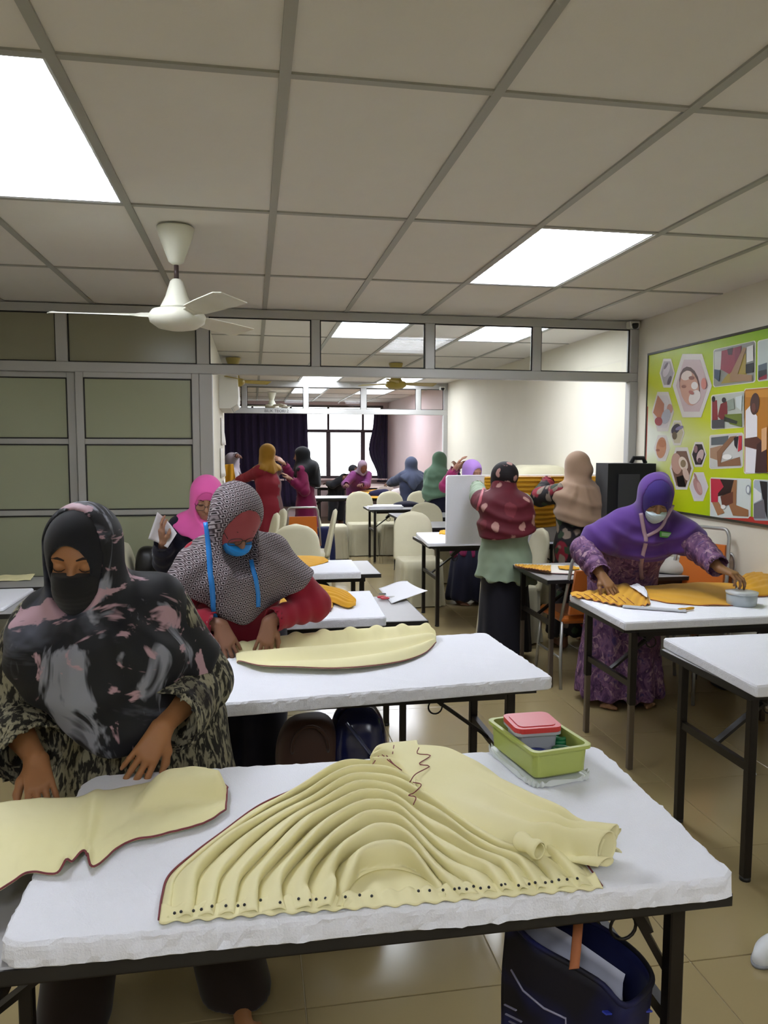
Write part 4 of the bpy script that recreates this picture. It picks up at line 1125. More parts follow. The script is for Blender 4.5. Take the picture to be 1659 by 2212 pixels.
# fabrics with print
def brush(t):
    v = t.coord((1, 1, 1)); nx = t.noise(t.coord((7, 7, 2.6), (0, .6, .3)), 1.0, 4, .6, 1.2); ny = t.noise(t.coord((2.4, 2.4, 6), (.2, .7, 0)), 1.0, 4, .6, 1.0)
    base = t.mix(t.ramp(ny, [(.53, 0), (.66, .75)]), '#15161b', '#5c606e')
    base = t.mix(t.ramp(nx, [(.56, 0), (.62, .9)]), base, '#8d8f9b')
    pk = t.noise(t.coord((3.2, 3.2, 5), (.3, -.6, .2), (3, 1, 2.4)), 1.3, 4, .62, 1.6)
    return t.mix(t.ramp(pk, [(.555, 0), (.59, .95)]), base, '#b08f98')
M_brush = patterned('brushstroke_scarf', brush, .6)
def leafy(t):
    a = t.noise(t.coord((70, 70, 24), (0, .6, 0)), 1, 3, .55, .6); b = t.noise(t.coord((5, 5, 5)), 1, 2)
    c = t.mix(t.ramp(a, [(.46, 0), (.56, 1)]), '#24221d', '#938e77'); return t.mix(t.ramp(b, [(.55, 0), (.68, .7)]), c, '#1d1518')
M_leafy = patterned('olive_leaf_print', leafy, .75)
def geo(t):
    # small upright rectangles in an offset grid on the x-z plane
    s_ = t.sep(t.coord((1, 1, 1), (0, .25, 0)))
    row = t.math('MULTIPLY', s_[2], 60.0); fr = t.math('FRACT', row); ri = t.math('FLOOR', row)
    col = t.math('ADD', t.math('MULTIPLY', t.math('ADD', s_[0], t.math('MULTIPLY', s_[1], .6)), 50.0), t.math('MULTIPLY', ri, .5)); fc_ = t.math('FRACT', col)
    ax = t.math('ABSOLUTE', t.math('SUBTRACT', fc_, .5)); az = t.math('ABSOLUTE', t.math('SUBTRACT', fr, .5))
    m = t.math('MAXIMUM', t.math('MULTIPLY', ax, 1.35), t.math('MULTIPLY', az, 1.05))
    return t.ramp(m, [(0.0, '#1c171a'), (.2, '#1c171a'), (.24, '#a9a0a4'), (.36, '#a9a0a4'), (.40, '#3b3034'), (.52, '#3b3034'), (.58, '#857a7e')], 'LINEAR')
M_geo = patterned('geometric_scarf', geo, .75)
def purp(t):
    a = t.noise(t.coord((14, 14, 9), (0, .4, 0)), 1, 3, .6, 1.6); b = t.noise(t.coord((22, 22, 16), (0, -.5, 0), (2, 1, 3)), 1, 3, .6, 1.4)
    c = t.ramp(a, [(.3, '#3a2540'), (.45, '#5a3c62'), (.55, '#7d5a78'), (.68, '#4a3a6a')]); return t.mix(t.ramp(b, [(.56, 0), (.64, .75)]), c, '#a98a94')
M_purp = patterned('purple_print_dress', purp, .75)
def floral(base, cols, sc, thr=(.30, .36)):
    def f(t):
        c = base
        for i, (col, s2) in enumerate(cols):
            v = t.coord((1, 1, .8), (0, .3 * i, 0), (i * 1.7, i * .9, i * 2.1)); n = t.noise(v, 14, 3)
            vv = t.node('ShaderNodeVectorMath', operation='ADD'); t.link(v, vv.inputs[0])
            cm = t.node('ShaderNodeCombineXYZ'); t.link(t.math('MULTIPLY', n, .07), cm.inputs[0]); t.link(t.math('MULTIPLY', n, .07), cm.inputs[2]); t.link(cm.outputs[0], vv.inputs[1])
            d = t.voro(vv.outputs[0], s2); c = t.mix(t.ramp(d, [(thr[0], 1), (thr[1], 0)]), c, col)
        return c
    return f
M_maroonf = patterned('maroon_flower_scarf', floral('#561522', [('#a98078', 9.5), ('#6d2a34', 6)], 9, (.24, .30)), .7)
M_headf = patterned('black_flower_undercap', floral('#171013', [('#a98078', 13)], 9, (.3, .36)), .7)
M_garden = patterned('dark_garden_dress', floral('#151014', [('#7a1c2a', 5.5), ('#7d6f62', 8.5), ('#2a3a26', 10)], 8, (.32, .38)), .75)
def redside(t):
    s_ = t.sep(t.coord()); n = t.noise(t.coord((10, 10, 6)), 1, 3, .6, .8)
    f = t.math('ADD', t.math('MULTIPLY', s_[0], -5.0), t.math('MULTIPLY', n, 1.3)); c = t.ramp(f, [(.9, '#7a1826'), (1.1, '#6b5252')]); return c
M_redside = patterned('red_dress_brown_panel', redside, .75)
M_maskblk = fabric('black_mask', '#18181a', .1); M_blk = fabric('black_cotton', '#1a1b20', .1); M_bluem = fabric('blue_mask', '#1a86d2', .05, rough=.55)
M_redsl = fabric('crimson_cotton', '#8f1c30', .08); M_navy = fabric('navy_cotton', '#16172a', .1); M_brick = fabric('brick_undercap', '#9c4a4e', .05)
M_pink = fabric('bubblegum_pink', '#dd5fa6', .05); M_pinkd = fabric('deep_pink_band', '#c4508f', .05)
M_plum = fabric('plum_scarf', '#53337a', .06); M_indigo = fabric('indigo_undercap', '#3a2870', .06); M_maskw = fabric('pale_blue_mask', '#b9c9cd', .04)
M_beige = fabric('beige_scarf', '#9a806a', .05); M_sage = fabric('sage_tunic', '#85957f', .05); M_dknavy = fabric('dark_navy_trousers', '#15151f', .08)
M_lilac = fabric('lilac_scarf', '#8d6aa6', .05); M_green = fabric('moss_green_scarf', '#5d7a64', .06); M_slate = fabric('slate_blue_scarf', '#40475c', .06)
M_must = fabric('mustard_scarf', '#8f681c', .06); M_mag = fabric('magenta_dress', '#761946', .06); M_greyw = fabric('pale_grey_knit', '#a6a0a4', .05)
M_mauve = fabric('mauve_shirt', '#6f3266', .06); M_dust = fabric('dusty_pink_scarf', '#84707e', .06); M_choc = fabric('dark_brown_trousers', '#231a16', .08); M_brownd = fabric('dark_patterned_skirt', '#2c1d22', .1)

# 1 the woman in front -------------------------------------------------------
def hem1(X, Y): return .825 + 3.3 * np.abs(X + .01) ** 2 + np.where(Y > .0, .3, 0)
hx = P3(184, 1185, 1.98)
w1, J1 = person('woman in black, grey and pink brushstroke headscarf and black mask bending over the nearest table',
    None, .0, bend=True, at=P3(180, 1200, 1.98), H=1.50, lean=.1, side=-.15, head=(-.12, .28, .02), neck_fwd=.04,
    armR=P3(78, 1640, 1.95), armL=P3(352, 1570, 1.93), poleR=(-.6, .35, -.7), poleL=(.45, .35, -.8),
    handR=((.28, -.72, -.55), (0.05, -.5, .85)), handL=((-.48, -.42, -.72), (.25, -.75, .55)), curlR=.30, curlL=.26, skinc='#a06f48', girth=1.12,
    top=dict(mat=M_leafy, sleeve=(.085, .085, .088), hem=.45, end=.86, flare=.25, hipr=.185, fwd=.08), trousers=dict(mat=M_choc, r=(.09, .10), hem=.03),
    cap=dict(mat=M_blk, ex=.014, open=(-.008, .115, -.004, .052, .09, .070)), mask=dict(mat=M_maskblk, ex=.0105, long=True, top=-.006, bot=-.20, back=-.02),
    hijab=dict(mat=M_brush, ex=.019, zlo=.78, hem=hem1, arm=(.078, .09, .85), cape=1.05, open=(-.012, .12, .035, .085, .135, .15),
               drape=lambda J: [(J['nb'] + [0, -.08, -.12], (.0, J['nb'][1] - .07, .86), .15, .10, (1.3, .7, 1))], folds=mixf(radial(9, .007, ph=.6), swag(.13, .004))),
    feet=((-.06, 2.09), (-.50, 2.04)))
# 2 patterned scarf ----------------------------------------------------------
def hem2(X, Y): return .90 + .9 * np.abs(X - .02) ** 1.3 + np.where(Y > .08, .2, 0)
w2, J2 = person('woman in small geometric print headscarf with blue mask and crimson sleeves at the second table',
    None, .0, bend=True, at=P3(508, 1120, 3.0), H=1.50, lean=.1, side=-.0, head=(.45, .78, .02), neck_fwd=.06,
    armR=P3(476, 1350, 2.97), armL=P3(582, 1342, 2.97), poleR=(-.9, .3, -.35), poleL=(.9, .3, -.35),
    handR=((.40, -.30, -.80), (.1, -.85, .5)), handL=((-.22, -.30, -.9), (.1, -.9, .4)), curlR=.35, curlL=.35, skinc='#8c6450', girth=1.1, hs=1.08, glasses=True,
    top=dict(mat=M_redsl, sleeve=(.082, .066, .05), hem=.7, end=.9), trousers=dict(mat=M_navy, r=(.12, .10), hem=.08),
    cap=dict(mat=M_brick, ex=.0145, open=(0, .118, -.075, .062, .085, .068)), mask=dict(mat=M_bluem, ex=.010, top=-.034, bot=-.125, back=.0),
    hijab=dict(mat=M_geo, ex=.019, zlo=.84, hem=hem2, arm=(.085, .09, .66), cape=1.03, open=(0, .13, .005, .076, .12, .125), folds=radial(8, .008, ph=1.0),
               drape=lambda J: [(J['nb'] + [0, -.07, -.1], (.02, J['nb'][1] - .05, .92), .14, .07, (1.2, .7, 1))]))
# 3 pink ---------------------------------------------------------------------
w3, J3 = person('woman in bright pink headscarf with glasses behind the geometric scarf', None, .1, bend=True, at=P3(446, 1076, 4.42), H=1.45, lean=.1, head=(-.05, .42, .04), neck_fwd=.05,
    armR=P3(352, 1170, 4.42), armL=None, poleR=(-.6, .3, -1), handR=((-.1, -.4, .8), (-.6, -.6, 0)), skinc='#a07860', glasses=True,
    top=dict(mat=M_navy, sleeve=(.08, .064, .052), hem=.6), trousers=dict(mat=M_navy), cap=dict(mat=M_pinkd, ex=.012, open=(0, .108, -.035, .06, .09, .07)),
    hijab=dict(mat=M_pink, ex=.017, zlo=.95, hem=lambda X, Y: 1.02 + .6 * np.abs(X), folds=radial(8, .006), open=(0, .12, -.02, .066, .1, .1)))
# 4 purple -------------------------------------------------------------------
def hem4(X, Y): return .935 + .55 * np.abs(X + .02) ** 1.6 + np.where(Y > .1, .1, 0)
w4, J4 = person('woman in purple headscarf and pale mask leaning on the right-hand table', None, -.06, bend=True, at=P3(1415, 1076, 3.98), H=1.52, lean=.1, side=.0, head=(-.22, .50, .05), neck_fwd=.06,
    armR=P3(1299, 1243, 3.90), armL=P3(1590, 1256, 3.52), poleR=(-.8, .4, -.2), poleL=(.8, .35, .1),
    handR=((.25, -.6, -.55), (0, -.6, .8)), handL=((.40, -.62, -.22), (.1, -.2, .95)), curlR=.22, curlL=.55, skinc='#8d6746', girth=1.2, hs=1.07,
    top=dict(mat=M_purp, sleeve=(.092, .078, .062), hem=.05, flare=.235, end=.9),
    cap=dict(mat=M_indigo, ex=.014, open=(0.0, .112, -.052, .060, .085, .070)), mask=dict(mat=M_maskw, ex=.010, top=-.028, bot=-.12, back=.0),
    hijab=dict(mat=M_plum, ex=.018, zlo=.95, hem=hem4, arm=(.088, .10, .6), cape=1.12, open=(-.004, .125, .03, .084, .135, .145), bun=(0.03, -.085, .06, .058, .05, .05), folds=mixf(swag(.085, .011), radial(7, .003))))
# 5 maroon floral, seen from behind ------------------------------------------
w5, J5 = person('woman seen from behind in maroon flowered shawl, sage tunic and dark trousers', None, math.pi - .1, at=P3(1088, 1036, 5.55), H=1.53, lean=.10, side=.0, head=(.35, .15, -.12), neck_fwd=.03,
    armL=P3(1025, 1042, 6.12), armR=P3(1105, 1090, 6.05), poleL=(.7, .2, -.7), poleR=(-.7, .2, -.8), handL=((.1, .55, .25), (-.5, -.3, .7)), handR=((.1, .7, .3), (0, -.4, .8)), fine=True, skinc='#8c6450', girth=1.12,
    top=dict(mat=M_sage, sleeve=(.085, .075, .06), hem=.60, flare=.235, slope=.12, end=.92), skirt=dict(mat=M_dknavy, hem=.06, r=.19, fold=.35), cap=dict(mat=M_headf, ex=.024, open=(0, .11, -.03, .06, .06, .08)),
    hijab=dict(mat=M_maroonf, ex=.012, zlo=.8, hem=lambda X, Y: .93 - .12 * X + .5 * np.abs(X) ** 1.8, arm=(.075, .085, .5), cape=1.05, folds=mixf(swag(.10, .009), radial(6, .004)), drape=lambda J: [(J['nb'] + [0, .12, -.1], J['nb'] + [0, .15, -.33], .16, .16, (1.2, .7, 1))]))
# 6 beige --------------------------------------------------------------------
w6, J6 = person('woman seen from behind in plain beige headscarf and dark flowered dress', None, math.pi, at=P3(1246, 1010, 5.72), H=1.60, lean=.06, head=(.25, .15, 0), neck_fwd=.02,
    armL=P3(1185, 1040, 6.1), armR=P3(1290, 1100, 6.0), poleL=(.8, .2, -.7), poleR=(-.7, .3, -.7), handL=((.1, .6, .2), (-.3, -.3, .8)), skinc='#8c6450', girth=1.08,
    top=dict(mat=M_garden, sleeve=(.082, .075, .06), hem=.12, flare=.2, end=.9), cap=dict(mat=M_beige, ex=.012),
    hijab=dict(mat=M_beige, ex=.018, zlo=.95, hem=lambda X, Y: .98 + .75 * np.abs(X - .02) ** 1.5, arm=(.068, .065, .35), cape=.98, bun=(-.02, -.085, -.03, .06, .055, .062), folds=mixf(swag(.12, .008, (0, .05)), radial(9, .006)), drape=lambda J: [(J['nb'] + [0, .1, -.12], J['nb'] + [0, .13, -.36], .15, .12, (1.25, .7, 1))]))
# 7 lilac --------------------------------------------------------------------
person('woman in lilac headscarf behind the upright board', None, .3, at=P3(1020, 1020, 7.45), H=1.48, lean=.05, head=(.2, .25, 0), fine=False, skinc='#8c6450', armR=P3(985, 1010, 7.2), poleR=(-.8, .1, -.5),
    top=dict(mat=M_mag, hem=.5), skirt=dict(mat=M_navy), hijab=dict(mat=M_lilac, zlo=.9, hem=lambda X, Y: .98 + .6 * np.abs(X), folds=radial(7, .006)))
# 8 green --------------------------------------------------------------------
person('woman in moss green headscarf standing side-on before the far partition', None, 2.1, at=P3(950, 996, 10.02), H=1.57, lean=.06, head=(.1, .15, 0), fine=False, skinc='#8c6450', armL=P3(990, 1012, 10.0), armR=P3(985, 1016, 9.8), poleL=(.6, .2, -.8), poleR=(-.6, .2, -.8), girth=1.1,
    top=dict(mat=M_navy, hem=.6, sleeve=(.08, .065, .05)), trousers=dict(mat=fabric('dark_teal', '#1d3a40', .08)), hijab=dict(mat=M_green, zlo=.8, hem=lambda X, Y: .86 + .5 * np.abs(X), cape=1.0, arm=(.07, .07, .4), folds=mixf(radial(7, .008), swag(.12, .006)), drape=[((0, .03, 1.2), (0, .05, .92), .14, .15, (1.25, .9, 1))]))
# 9 slate --------------------------------------------------------------------
person('woman seen from behind in slate blue headscarf before the far partition', None, math.pi, at=P3(888, 1006, 11.7), H=1.50, lean=.08, head=(0, .2, 0), fine=False, skinc='#8c6450', girth=1.15, hs=1.12, armL=(2.15, 12.15, 1.0), armR=(2.75, 12.1, 1.0),
    top=dict(mat=fabric('dark_slate_top', '#30364c', .08), hem=.6, sleeve=(.095, .08, .06)), skirt=dict(mat=M_navy), hijab=dict(mat=M_slate, zlo=.9, hem=lambda X, Y: .93 + 1.1 * np.abs(X), cape=1.05, arm=(.085, .085, .45), folds=radial(8, .008), drape=lambda J: [(J['nb'] + [0, .1, -.12], J['nb'] + [0, .13, -.36], .15, .1, (1.25, .7, 1))]))
# 10 mustard -----------------------------------------------------------------
person('woman in mustard headscarf and red dress seen from behind in the middle room', None, math.pi + .75, at=P3(576, 980, 9.8), H=1.63, lean=.02, head=(.2, .05, 0), fine=False, skinc='#a07860', girth=1.1,
    armR=P3(505, 1035, 10.4), armL=P3(505, 1040, 10.2), poleR=(-.4, .2, -.9), poleL=(.5, .3, -.8), top=dict(mat=M_redside, hem=.48, sleeve=(.075, .062, .05), flare=.24), skirt=dict(mat=M_brownd, r=.2), hijab=dict(mat=M_must, zlo=1.15, hem=lambda X, Y: 1.26 + .3 * np.abs(X), cape=.95, arm=(.07, .07, .2), folds=radial(8, .006)))
# 11 black and magenta -------------------------------------------------------
person('woman in long black headscarf and magenta dress reaching out beside the mustard scarf', None, -math.pi / 2 - .25, at=P3(652, 985, 10.3), H=1.52, lean=.06, head=(0, .1, 0), fine=False, skinc='#a07860',
    armR=P3(612, 1000, 10.2), armL=P3(628, 1035, 10.1), poleR=(-.3, .3, -.9), poleL=(.3, .2, -.9), handR=((-.7, 0, .5), (0, -.6, .6)), top=dict(mat=M_mag, hem=.35, sleeve=(.08, .07, .055), flare=.21), skirt=dict(mat=M_navy), hijab=dict(mat=fabric('jet_black_scarf', '#0e0f13', .1), zlo=1.0, hem=lambda X, Y: 1.05 + .35 * np.abs(X), cape=1.05, arm=(.06, .06, .2), folds=radial(7, .006), drape=[((0, .1, 1.3), (0, .13, 1.1), .12, .1, (1.2, .7, 1))]))
# 12 pale grey at the wall end -----------------------------------------------
person('woman in pale grey scarf and knit sleeves raising a hand beside the cream wall end', None, math.pi / 2 + .3, at=P3(503, 997, 11.1), H=1.55, lean=.03, head=(.2, .1, 0), fine=False, skinc='#7a5040',
    armL=P3(512, 985, 11.0), armR=P3(500, 1030, 10.7), poleL=(.8, .1, -.6), poleR=(-.5, .1, -.8), top=dict(mat=M_greyw, hem=.6, sleeve=(.075, .06, .05)), skirt=dict(mat=M_navy), hijab=dict(mat=fabric('grey_scarf', '#9a9098', .05), zlo=1.1, hem=lambda X, Y: 1.2 + .3 * np.abs(X), cape=.95, arm=(.06, .06, .2)))
# 13 dusty pink by window, 14 dark head behind --------------------------------
person('woman in dusty pink headscarf and mauve shirt against the bright window', None, .15, bend=True, at=P3(783, 1009, 14.2), H=1.50, lean=.1, head=(.1, .4, 0), fine=False, skinc='#6a4638', armL=(1.98, 13.95, .9), armR=(1.7, 13.95, .9),
    top=dict(mat=M_mauve, hem=.5, sleeve=(.085, .075, .06)), skirt=dict(mat=M_navy), hijab=dict(mat=M_dust, zlo=.95, hem=lambda X, Y: 1.05 + .6 * np.abs(X), folds=radial(7, .006)), girth=1.1)
person('person with dark head and black clothes leaning behind the dusty pink scarf', None, .6, bend=True, at=P3(763, 1018, 15.2), H=1.52, lean=.1, head=(.2, .4, 0), fine=False, skinc='#6a4638', armL=(1.75, 15.6, .85), armR=(1.5, 15.5, .85),
    top=dict(mat=M_blk, hem=.5, sleeve=(.085, .075, .06)), trousers=dict(mat=M_blk), hijab=dict(mat=M_blk, zlo=1.0, hem=lambda X, Y: 1.1 + .5 * np.abs(X), open=(0, .1, -.018, .062, .085, .09)))
# ================================================================ cloths and small things
def creamc(t):
    n = t.noise(t.coord(), 3, 3); return t.ramp(n, [(.3, '#e8e1ac'), (.7, '#eee7ba')])
M_cloth = patterned('cream_cloth', creamc, .85)
M_mcloth = fabric('mustard_cloth', '#d39d26', .06)
M_thread = mat('maroon_thread', '#7d3a40', .8)
M_pin = mat('pin_head', '#15181c', .4)
M_paper = mat('white_paper', '#e2e3e8', .8)

def zpts(l, z): return [atz(u, v, z) for u, v in l]

# 1. the big smocked cloth: fan of swags held by pins along the front edge
ZC1 = ZF + .003
outer = zpts([(343, 1990), (350, 1940), (366, 1893), (420, 1845), (480, 1800), (560, 1742), (640, 1706), (720, 1672), (775, 1665), (850, 1672), (920, 1705), (990, 1745), (1070, 1790), (1150, 1825), (1225, 1840), (1262, 1868), (1300, 1917)], ZC1)
inner = zpts([(742, 1962), (752, 1930), (775, 1900), (805, 1885), (835, 1880), (865, 1882), (900, 1893), (930, 1910), (962, 1940)], ZC1)
nu, nv = 150, 200
A = resample(inner, nv); B = resample(outer, nv)
# resample the outer curve so that equal parameters face each other
# parameter along the outline: pull more of it into the upright left strips
U = np.linspace(0, 1, nu)[:, None, None]
G = A[None] * (1 - U) + B[None] * U
u = np.linspace(0, 1, nu)[:, None] * np.ones((1, nv)); v_ = np.ones((nu, 1)) * np.linspace(0, 1, nv)[None]
NF = 8.7
ph = u * NF + .30 * np.sin(v_ * 7 + 1 + u * 4) + .16 * np.sin(v_ * 15 + u * 9)
ph = np.where(u > .985, ph, ph)
fr = ph - np.floor(ph)
# rounded pleat leaning outward: slow rise, quick fall under the next pleat
fr = 1 - fr
prof = np.where(fr < .66, np.sin(fr / .66 * math.pi / 2) ** 1.3, np.maximum(0, np.cos((fr - .66) / .34 * math.pi / 2)) ** .8)
amp = .010 + .046 * np.sin(math.pi * np.clip(v_, 0, 1)) ** .75
amp = amp * (.75 + .25 * np.sin(u * 31 + 2) ** 2) * smoothstep(1.0, .93, u) * smoothstep(0, .05, u)
# flat ironed areas: the left shoulder of the fan
flat_ = 1 - .45 * np.exp(-((v_ - .30) / .1) ** 2) * smoothstep(.5, .75, u)
dome = .016 * np.sin(math.pi * v_) * np.sin(math.pi * np.clip(u, 0, 1)) ** .6
G = G.copy(); G[..., 2] = ZC1 + dome + amp * prof * flat_ + .0012 * np.sin(u * 60 + v_ * 21)
# pleats lean: shift crest outward
d_out = (B - A)[None] / (np.linalg.norm((B - A), axis=1)[None, :, None] + 1e-9)
G[..., :2] -= (d_out * (amp * prof * .55)[..., None])[..., :2]
smock = sheet('pleated_cloth', G, M_cloth, None, .0025)
tag(smock, 'large pale cream cloth pinned in a fan of curved pleats on the nearest board', 'cloth')
# flat piece inside the innermost swag
lo_ = resample(zpts([(742, 1963), (850, 1952), (962, 1942)], ZC1), nv); nn = 14
G2 = np.stack([A * (1 - k) + lo_ * k for k in np.linspace(0, 1, nn)]); G2[..., 2] = ZC1 + .002 + .004 * np.sin(np.linspace(0, 3.14, nn))[:, None] * (1 + np.sin(np.linspace(0, 20, nv)))[None]
sheet('swag_centre', G2, M_cloth, smock, .002)
# gathered front strip: little scallops over the pinned edge
base = resample(zpts([(345, 1992), (600, 1972), (850, 1955), (1080, 1935), (1300, 1918)], ZC1), 240); nn = 8
G3 = np.zeros((nn, 240, 3)); q = np.linspace(0, 1, 240)
for i, k in enumerate(np.linspace(0, 1, nn)):
    G3[i] = base; G3[i, :, 1] += .030 * (1 - k) - (.006 + .004 * np.sin(q * 6.28 * 22)) * k
    G3[i, :, 2] = ZC1 + .004 + (1 - k) * (.006 + .004 * np.sin(q * 6.28 * 22 + 1)) - .002 * k
sheet('pinned_edge', G3, M_cloth, smock, .002)
MB().tube([tuple(p + np.array([0, 0, .003])) for p in B[:96]], .0022, 6).build('stitched_hem', M_thread, smock)
MB().tube([tuple(p + np.array([0, 0, .002])) for p in resample(zpts([(1240, 1835), (1270, 1872), (1301, 1916)], ZC1), 20)], .0018, 6).build('stitched_hem', M_thread, smock)
pm = MB().lathe([(0, 0), (.0022, .0006), (.0028, .0024), (.0018, .0042), (0, .0046)], n=10).mesh('pin', M_pin)
for (x, y) in [(377, 1975), (391, 1972), (418, 1970), (435, 1967), (458, 1960), (488, 1959), (514, 1959), (528, 1957), (563, 1947), (605, 1952), (645, 1944), (670, 1947), (683, 1945), (703, 1943), (716, 1943), (746, 1940), (777, 1936), (803, 1938), (904, 1927), (928, 1926), (957, 1925), (982, 1923), (992, 1921), (1008, 1923), (1023, 1917), (1038, 1921), (1056, 1919), (1083, 1914), (1091, 1913), (1120, 1915), (1143, 1912), (1156, 1909), (1178, 1909), (1192, 1907), (1207, 1903), (1225, 1902), (1247, 1900)]:
    p = atz(x, y, ZC1 + .012); link('pin', pm, smock, tuple(p))

# 2. the folded end of the cloth thrown over the fan
ZO = ZF + .05
top_e = zpts([(800, 1650), (822, 1612), (880, 1600), (965, 1598), (1020, 1625), (1070, 1655), (1130, 1695), (1190, 1735), (1240, 1772), (1290, 1798), (1328, 1805)], ZO)
bot_e = zpts([(806, 1668), (860, 1672), (893, 1705), (925, 1740), (975, 1765), (1040, 1790), (1100, 1815), (1145, 1830), (1190, 1822), (1240, 1840), (1305, 1852)], ZO - .01)
nu, nv = 60, 150
A = resample(top_e, nv); B = resample(bot_e, nv); U = np.linspace(0, 1, nu)[:, None, None]
G = A[None] * (1 - U) + B[None] * U
u = np.linspace(0, 1, nu)[:, None] * np.ones((1, nv)); v_ = np.ones((nu, 1)) * np.linspace(0, 1, nv)[None]
edge = np.minimum(np.minimum(u, 1 - u) * 6, 1)
G[..., 2] = ZO - .035 * (1 - np.sin(np.clip(edge, 0, 1) * math.pi / 2)) * (v_ > .25) + .012 * np.sin(math.pi * u) * smoothstep(1, .6, v_) + .006 * wob(np.stack([u * 3, v_ * 6], -1), 4, 3)
G[..., 2] += smoothstep(.35, .95, v_) * .017 * np.sin(u * 6.28 * 3.4 + v_ * 4 + .6 * np.sin(v_ * 9)) + smoothstep(.22, .0, v_) * .018 * np.sin(u * 6.28 * 2.5 + 1)
G[..., 2] += smoothstep(.86, .97, v_) * (.022 * np.sin(u * 6.28 * 4.3 + 1) - .004)
G[..., 0] += smoothstep(.88, 1, v_) * .018 * np.sin(u * 6.28 * 4.3 + 2)
G[..., 2] = np.maximum(G[..., 2], ZF + .012)
over = sheet('folded_cloth', G, M_cloth, None, .0025); tag(over, 'folded-over end of cream cloth lying on top of the pleated fan beside green box', 'cloth')
hm = []
for l in ([(802, 1655), (822, 1630), (838, 1642), (868, 1664), (850, 1650), (835, 1632)], [(848, 1628), (851, 1610)], [(905, 1615), (902, 1628), (930, 1632), (905, 1650), (928, 1655), (898, 1672), (885, 1690)], [(892, 1690), (910, 1695), (895, 1712), (882, 1718), (898, 1722), (893, 1738)]):
    MB().tube([tuple(p) for p in resample(zpts(l, ZO + .018), 30)], .0012, 6).build('stitched_hem', M_thread, over)
# curled ends
def roll(cx, cy, z, r, L, ang, m, parent, name='rolled_edge', turns=1.15, tilt=0.0, thick=.002):
    nn = 40; G = np.zeros((nn, 12, 3))
    for i in range(nn):
        a = i / (nn - 1) * turns * 2 * math.pi; rr = r * (1 - .25 * i / nn)
        for j in range(12):
            t = (j / 11 - .5) * L; wv = 1 + .15 * math.sin(j * .9)
            lx, lz = rr * math.cos(a) * wv, rr * math.sin(a) * wv
            G[i, j] = (cx + lx * math.cos(ang) - t * math.sin(ang), cy + lx * math.sin(ang) + t * math.cos(ang), z + lz + t * tilt)
    return sheet(name, G, m, parent, thick)
for (px, r, L, ang) in [((1142, 1822), .017, .055, .5)]:
    p = atz(px[0], px[1], ZF + .05); roll(p[0], p[1], ZF + .046, r, L, ang, M_cloth, over)

# 3. the cloth under the front woman's hands
ZL = ZF + .008
A = resample(zpts([(-140, 1745), (0, 1735), (90, 1728), (180, 1722), (260, 1702), (330, 1688), (400, 1668), (450, 1668), (492, 1702)], ZL), 170)
B = resample(zpts([(-150, 1985), (0, 1925), (62, 1886), (130, 1888), (180, 1842), (200, 1876), (270, 1822), (350, 1806), (440, 1782), (488, 1752)], ZL), 170)
nu, nv = 50, 170; U = np.linspace(0, 1, nu)[:, None, None]
G = A[None] * (1 - U) + B[None] * U
u = np.linspace(0, 1, nu)[:, None] * np.ones((1, nv)); v_ = np.ones((nu, 1)) * np.linspace(0, 1, nv)[None]
G[..., 2] = ZL + .006 * wob(np.stack([u * 2, v_ * 5], -1), 21, 3) + .003 * np.abs(wob(np.stack([u * 3, v_ * 9], -1), 23, 7)) + .006 * smoothstep(.35, .6, v_) * np.sin(u * 9)
G[..., 2] += .05 * np.exp(-((u - .36) / .13) ** 4) * smoothstep(.6, .74, v_) * smoothstep(1.02, .93, v_)          # roll at the right
G[..., 2] += .018 * smoothstep(.8, 1, u) * np.maximum(0, np.sin(v_ * 40)) ** 3 * (v_ > .25) * (v_ < .6) + .02 * np.exp(-((v_ - .47) / .03) ** 2 - ((u - .4) / .5) ** 2)
left = sheet('cream_cloth', G, M_cloth, None, .0025); tag(left, 'cream cloth with maroon stitched rim being spread under the front woman\'s hands', 'cloth')
MB().tube([tuple(p) for p in G[-1, 24:] + np.array([0, 0, .002])], .0022, 6).build('stitched_hem', M_thread, left)
MB().tube([tuple(p) for p in np.concatenate([G[::-1, -1], G[0, :-26:-1]]) + np.array([0, 0, .002])], .0022, 6).build('stitched_hem', M_thread, left)

# 4. cloth on the second board
Z2 = ZF + .004
A = resample(zpts([(508, 1408), (560, 1398), (640, 1392), (740, 1386), (840, 1380), (915, 1374), (941, 1384)], Z2), 140)
B = resample(zpts([(512, 1432), (560, 1449), (640, 1453), (720, 1454), (800, 1446), (870, 1432), (918, 1412), (942, 1388)], Z2), 140)
nu, nv = 46, 140; U = np.linspace(0, 1, nu)[:, None, None]; G = A[None] * (1 - U) + B[None] * U
u = np.linspace(0, 1, nu)[:, None] * np.ones((1, nv)); v_ = np.ones((nu, 1)) * np.linspace(0, 1, nv)[None]
G[..., 2] = Z2 + .022 * (1 - u) ** 1.5 + .034 * np.abs(np.sin(u * 6.28 * 1.25 + .4 + 1.2 * v_)) ** 1.6 * np.sin(math.pi * v_) ** .4 + .012 * np.maximum(0, np.sin(v_ * 50)) * smoothstep(.3, 0, u) + .012 * smoothstep(.85, 1, v_) * (1 - u)
sec = sheet('cream_cloth', G, M_cloth, None, .0025); tag(sec, 'cream cloth with gathered far edge lying on the second board', 'cloth')
MB().tube([tuple(p) for p in G[-1] + np.array([0, 0, .002])], .002, 6).build('stitched_hem', M_thread, sec)

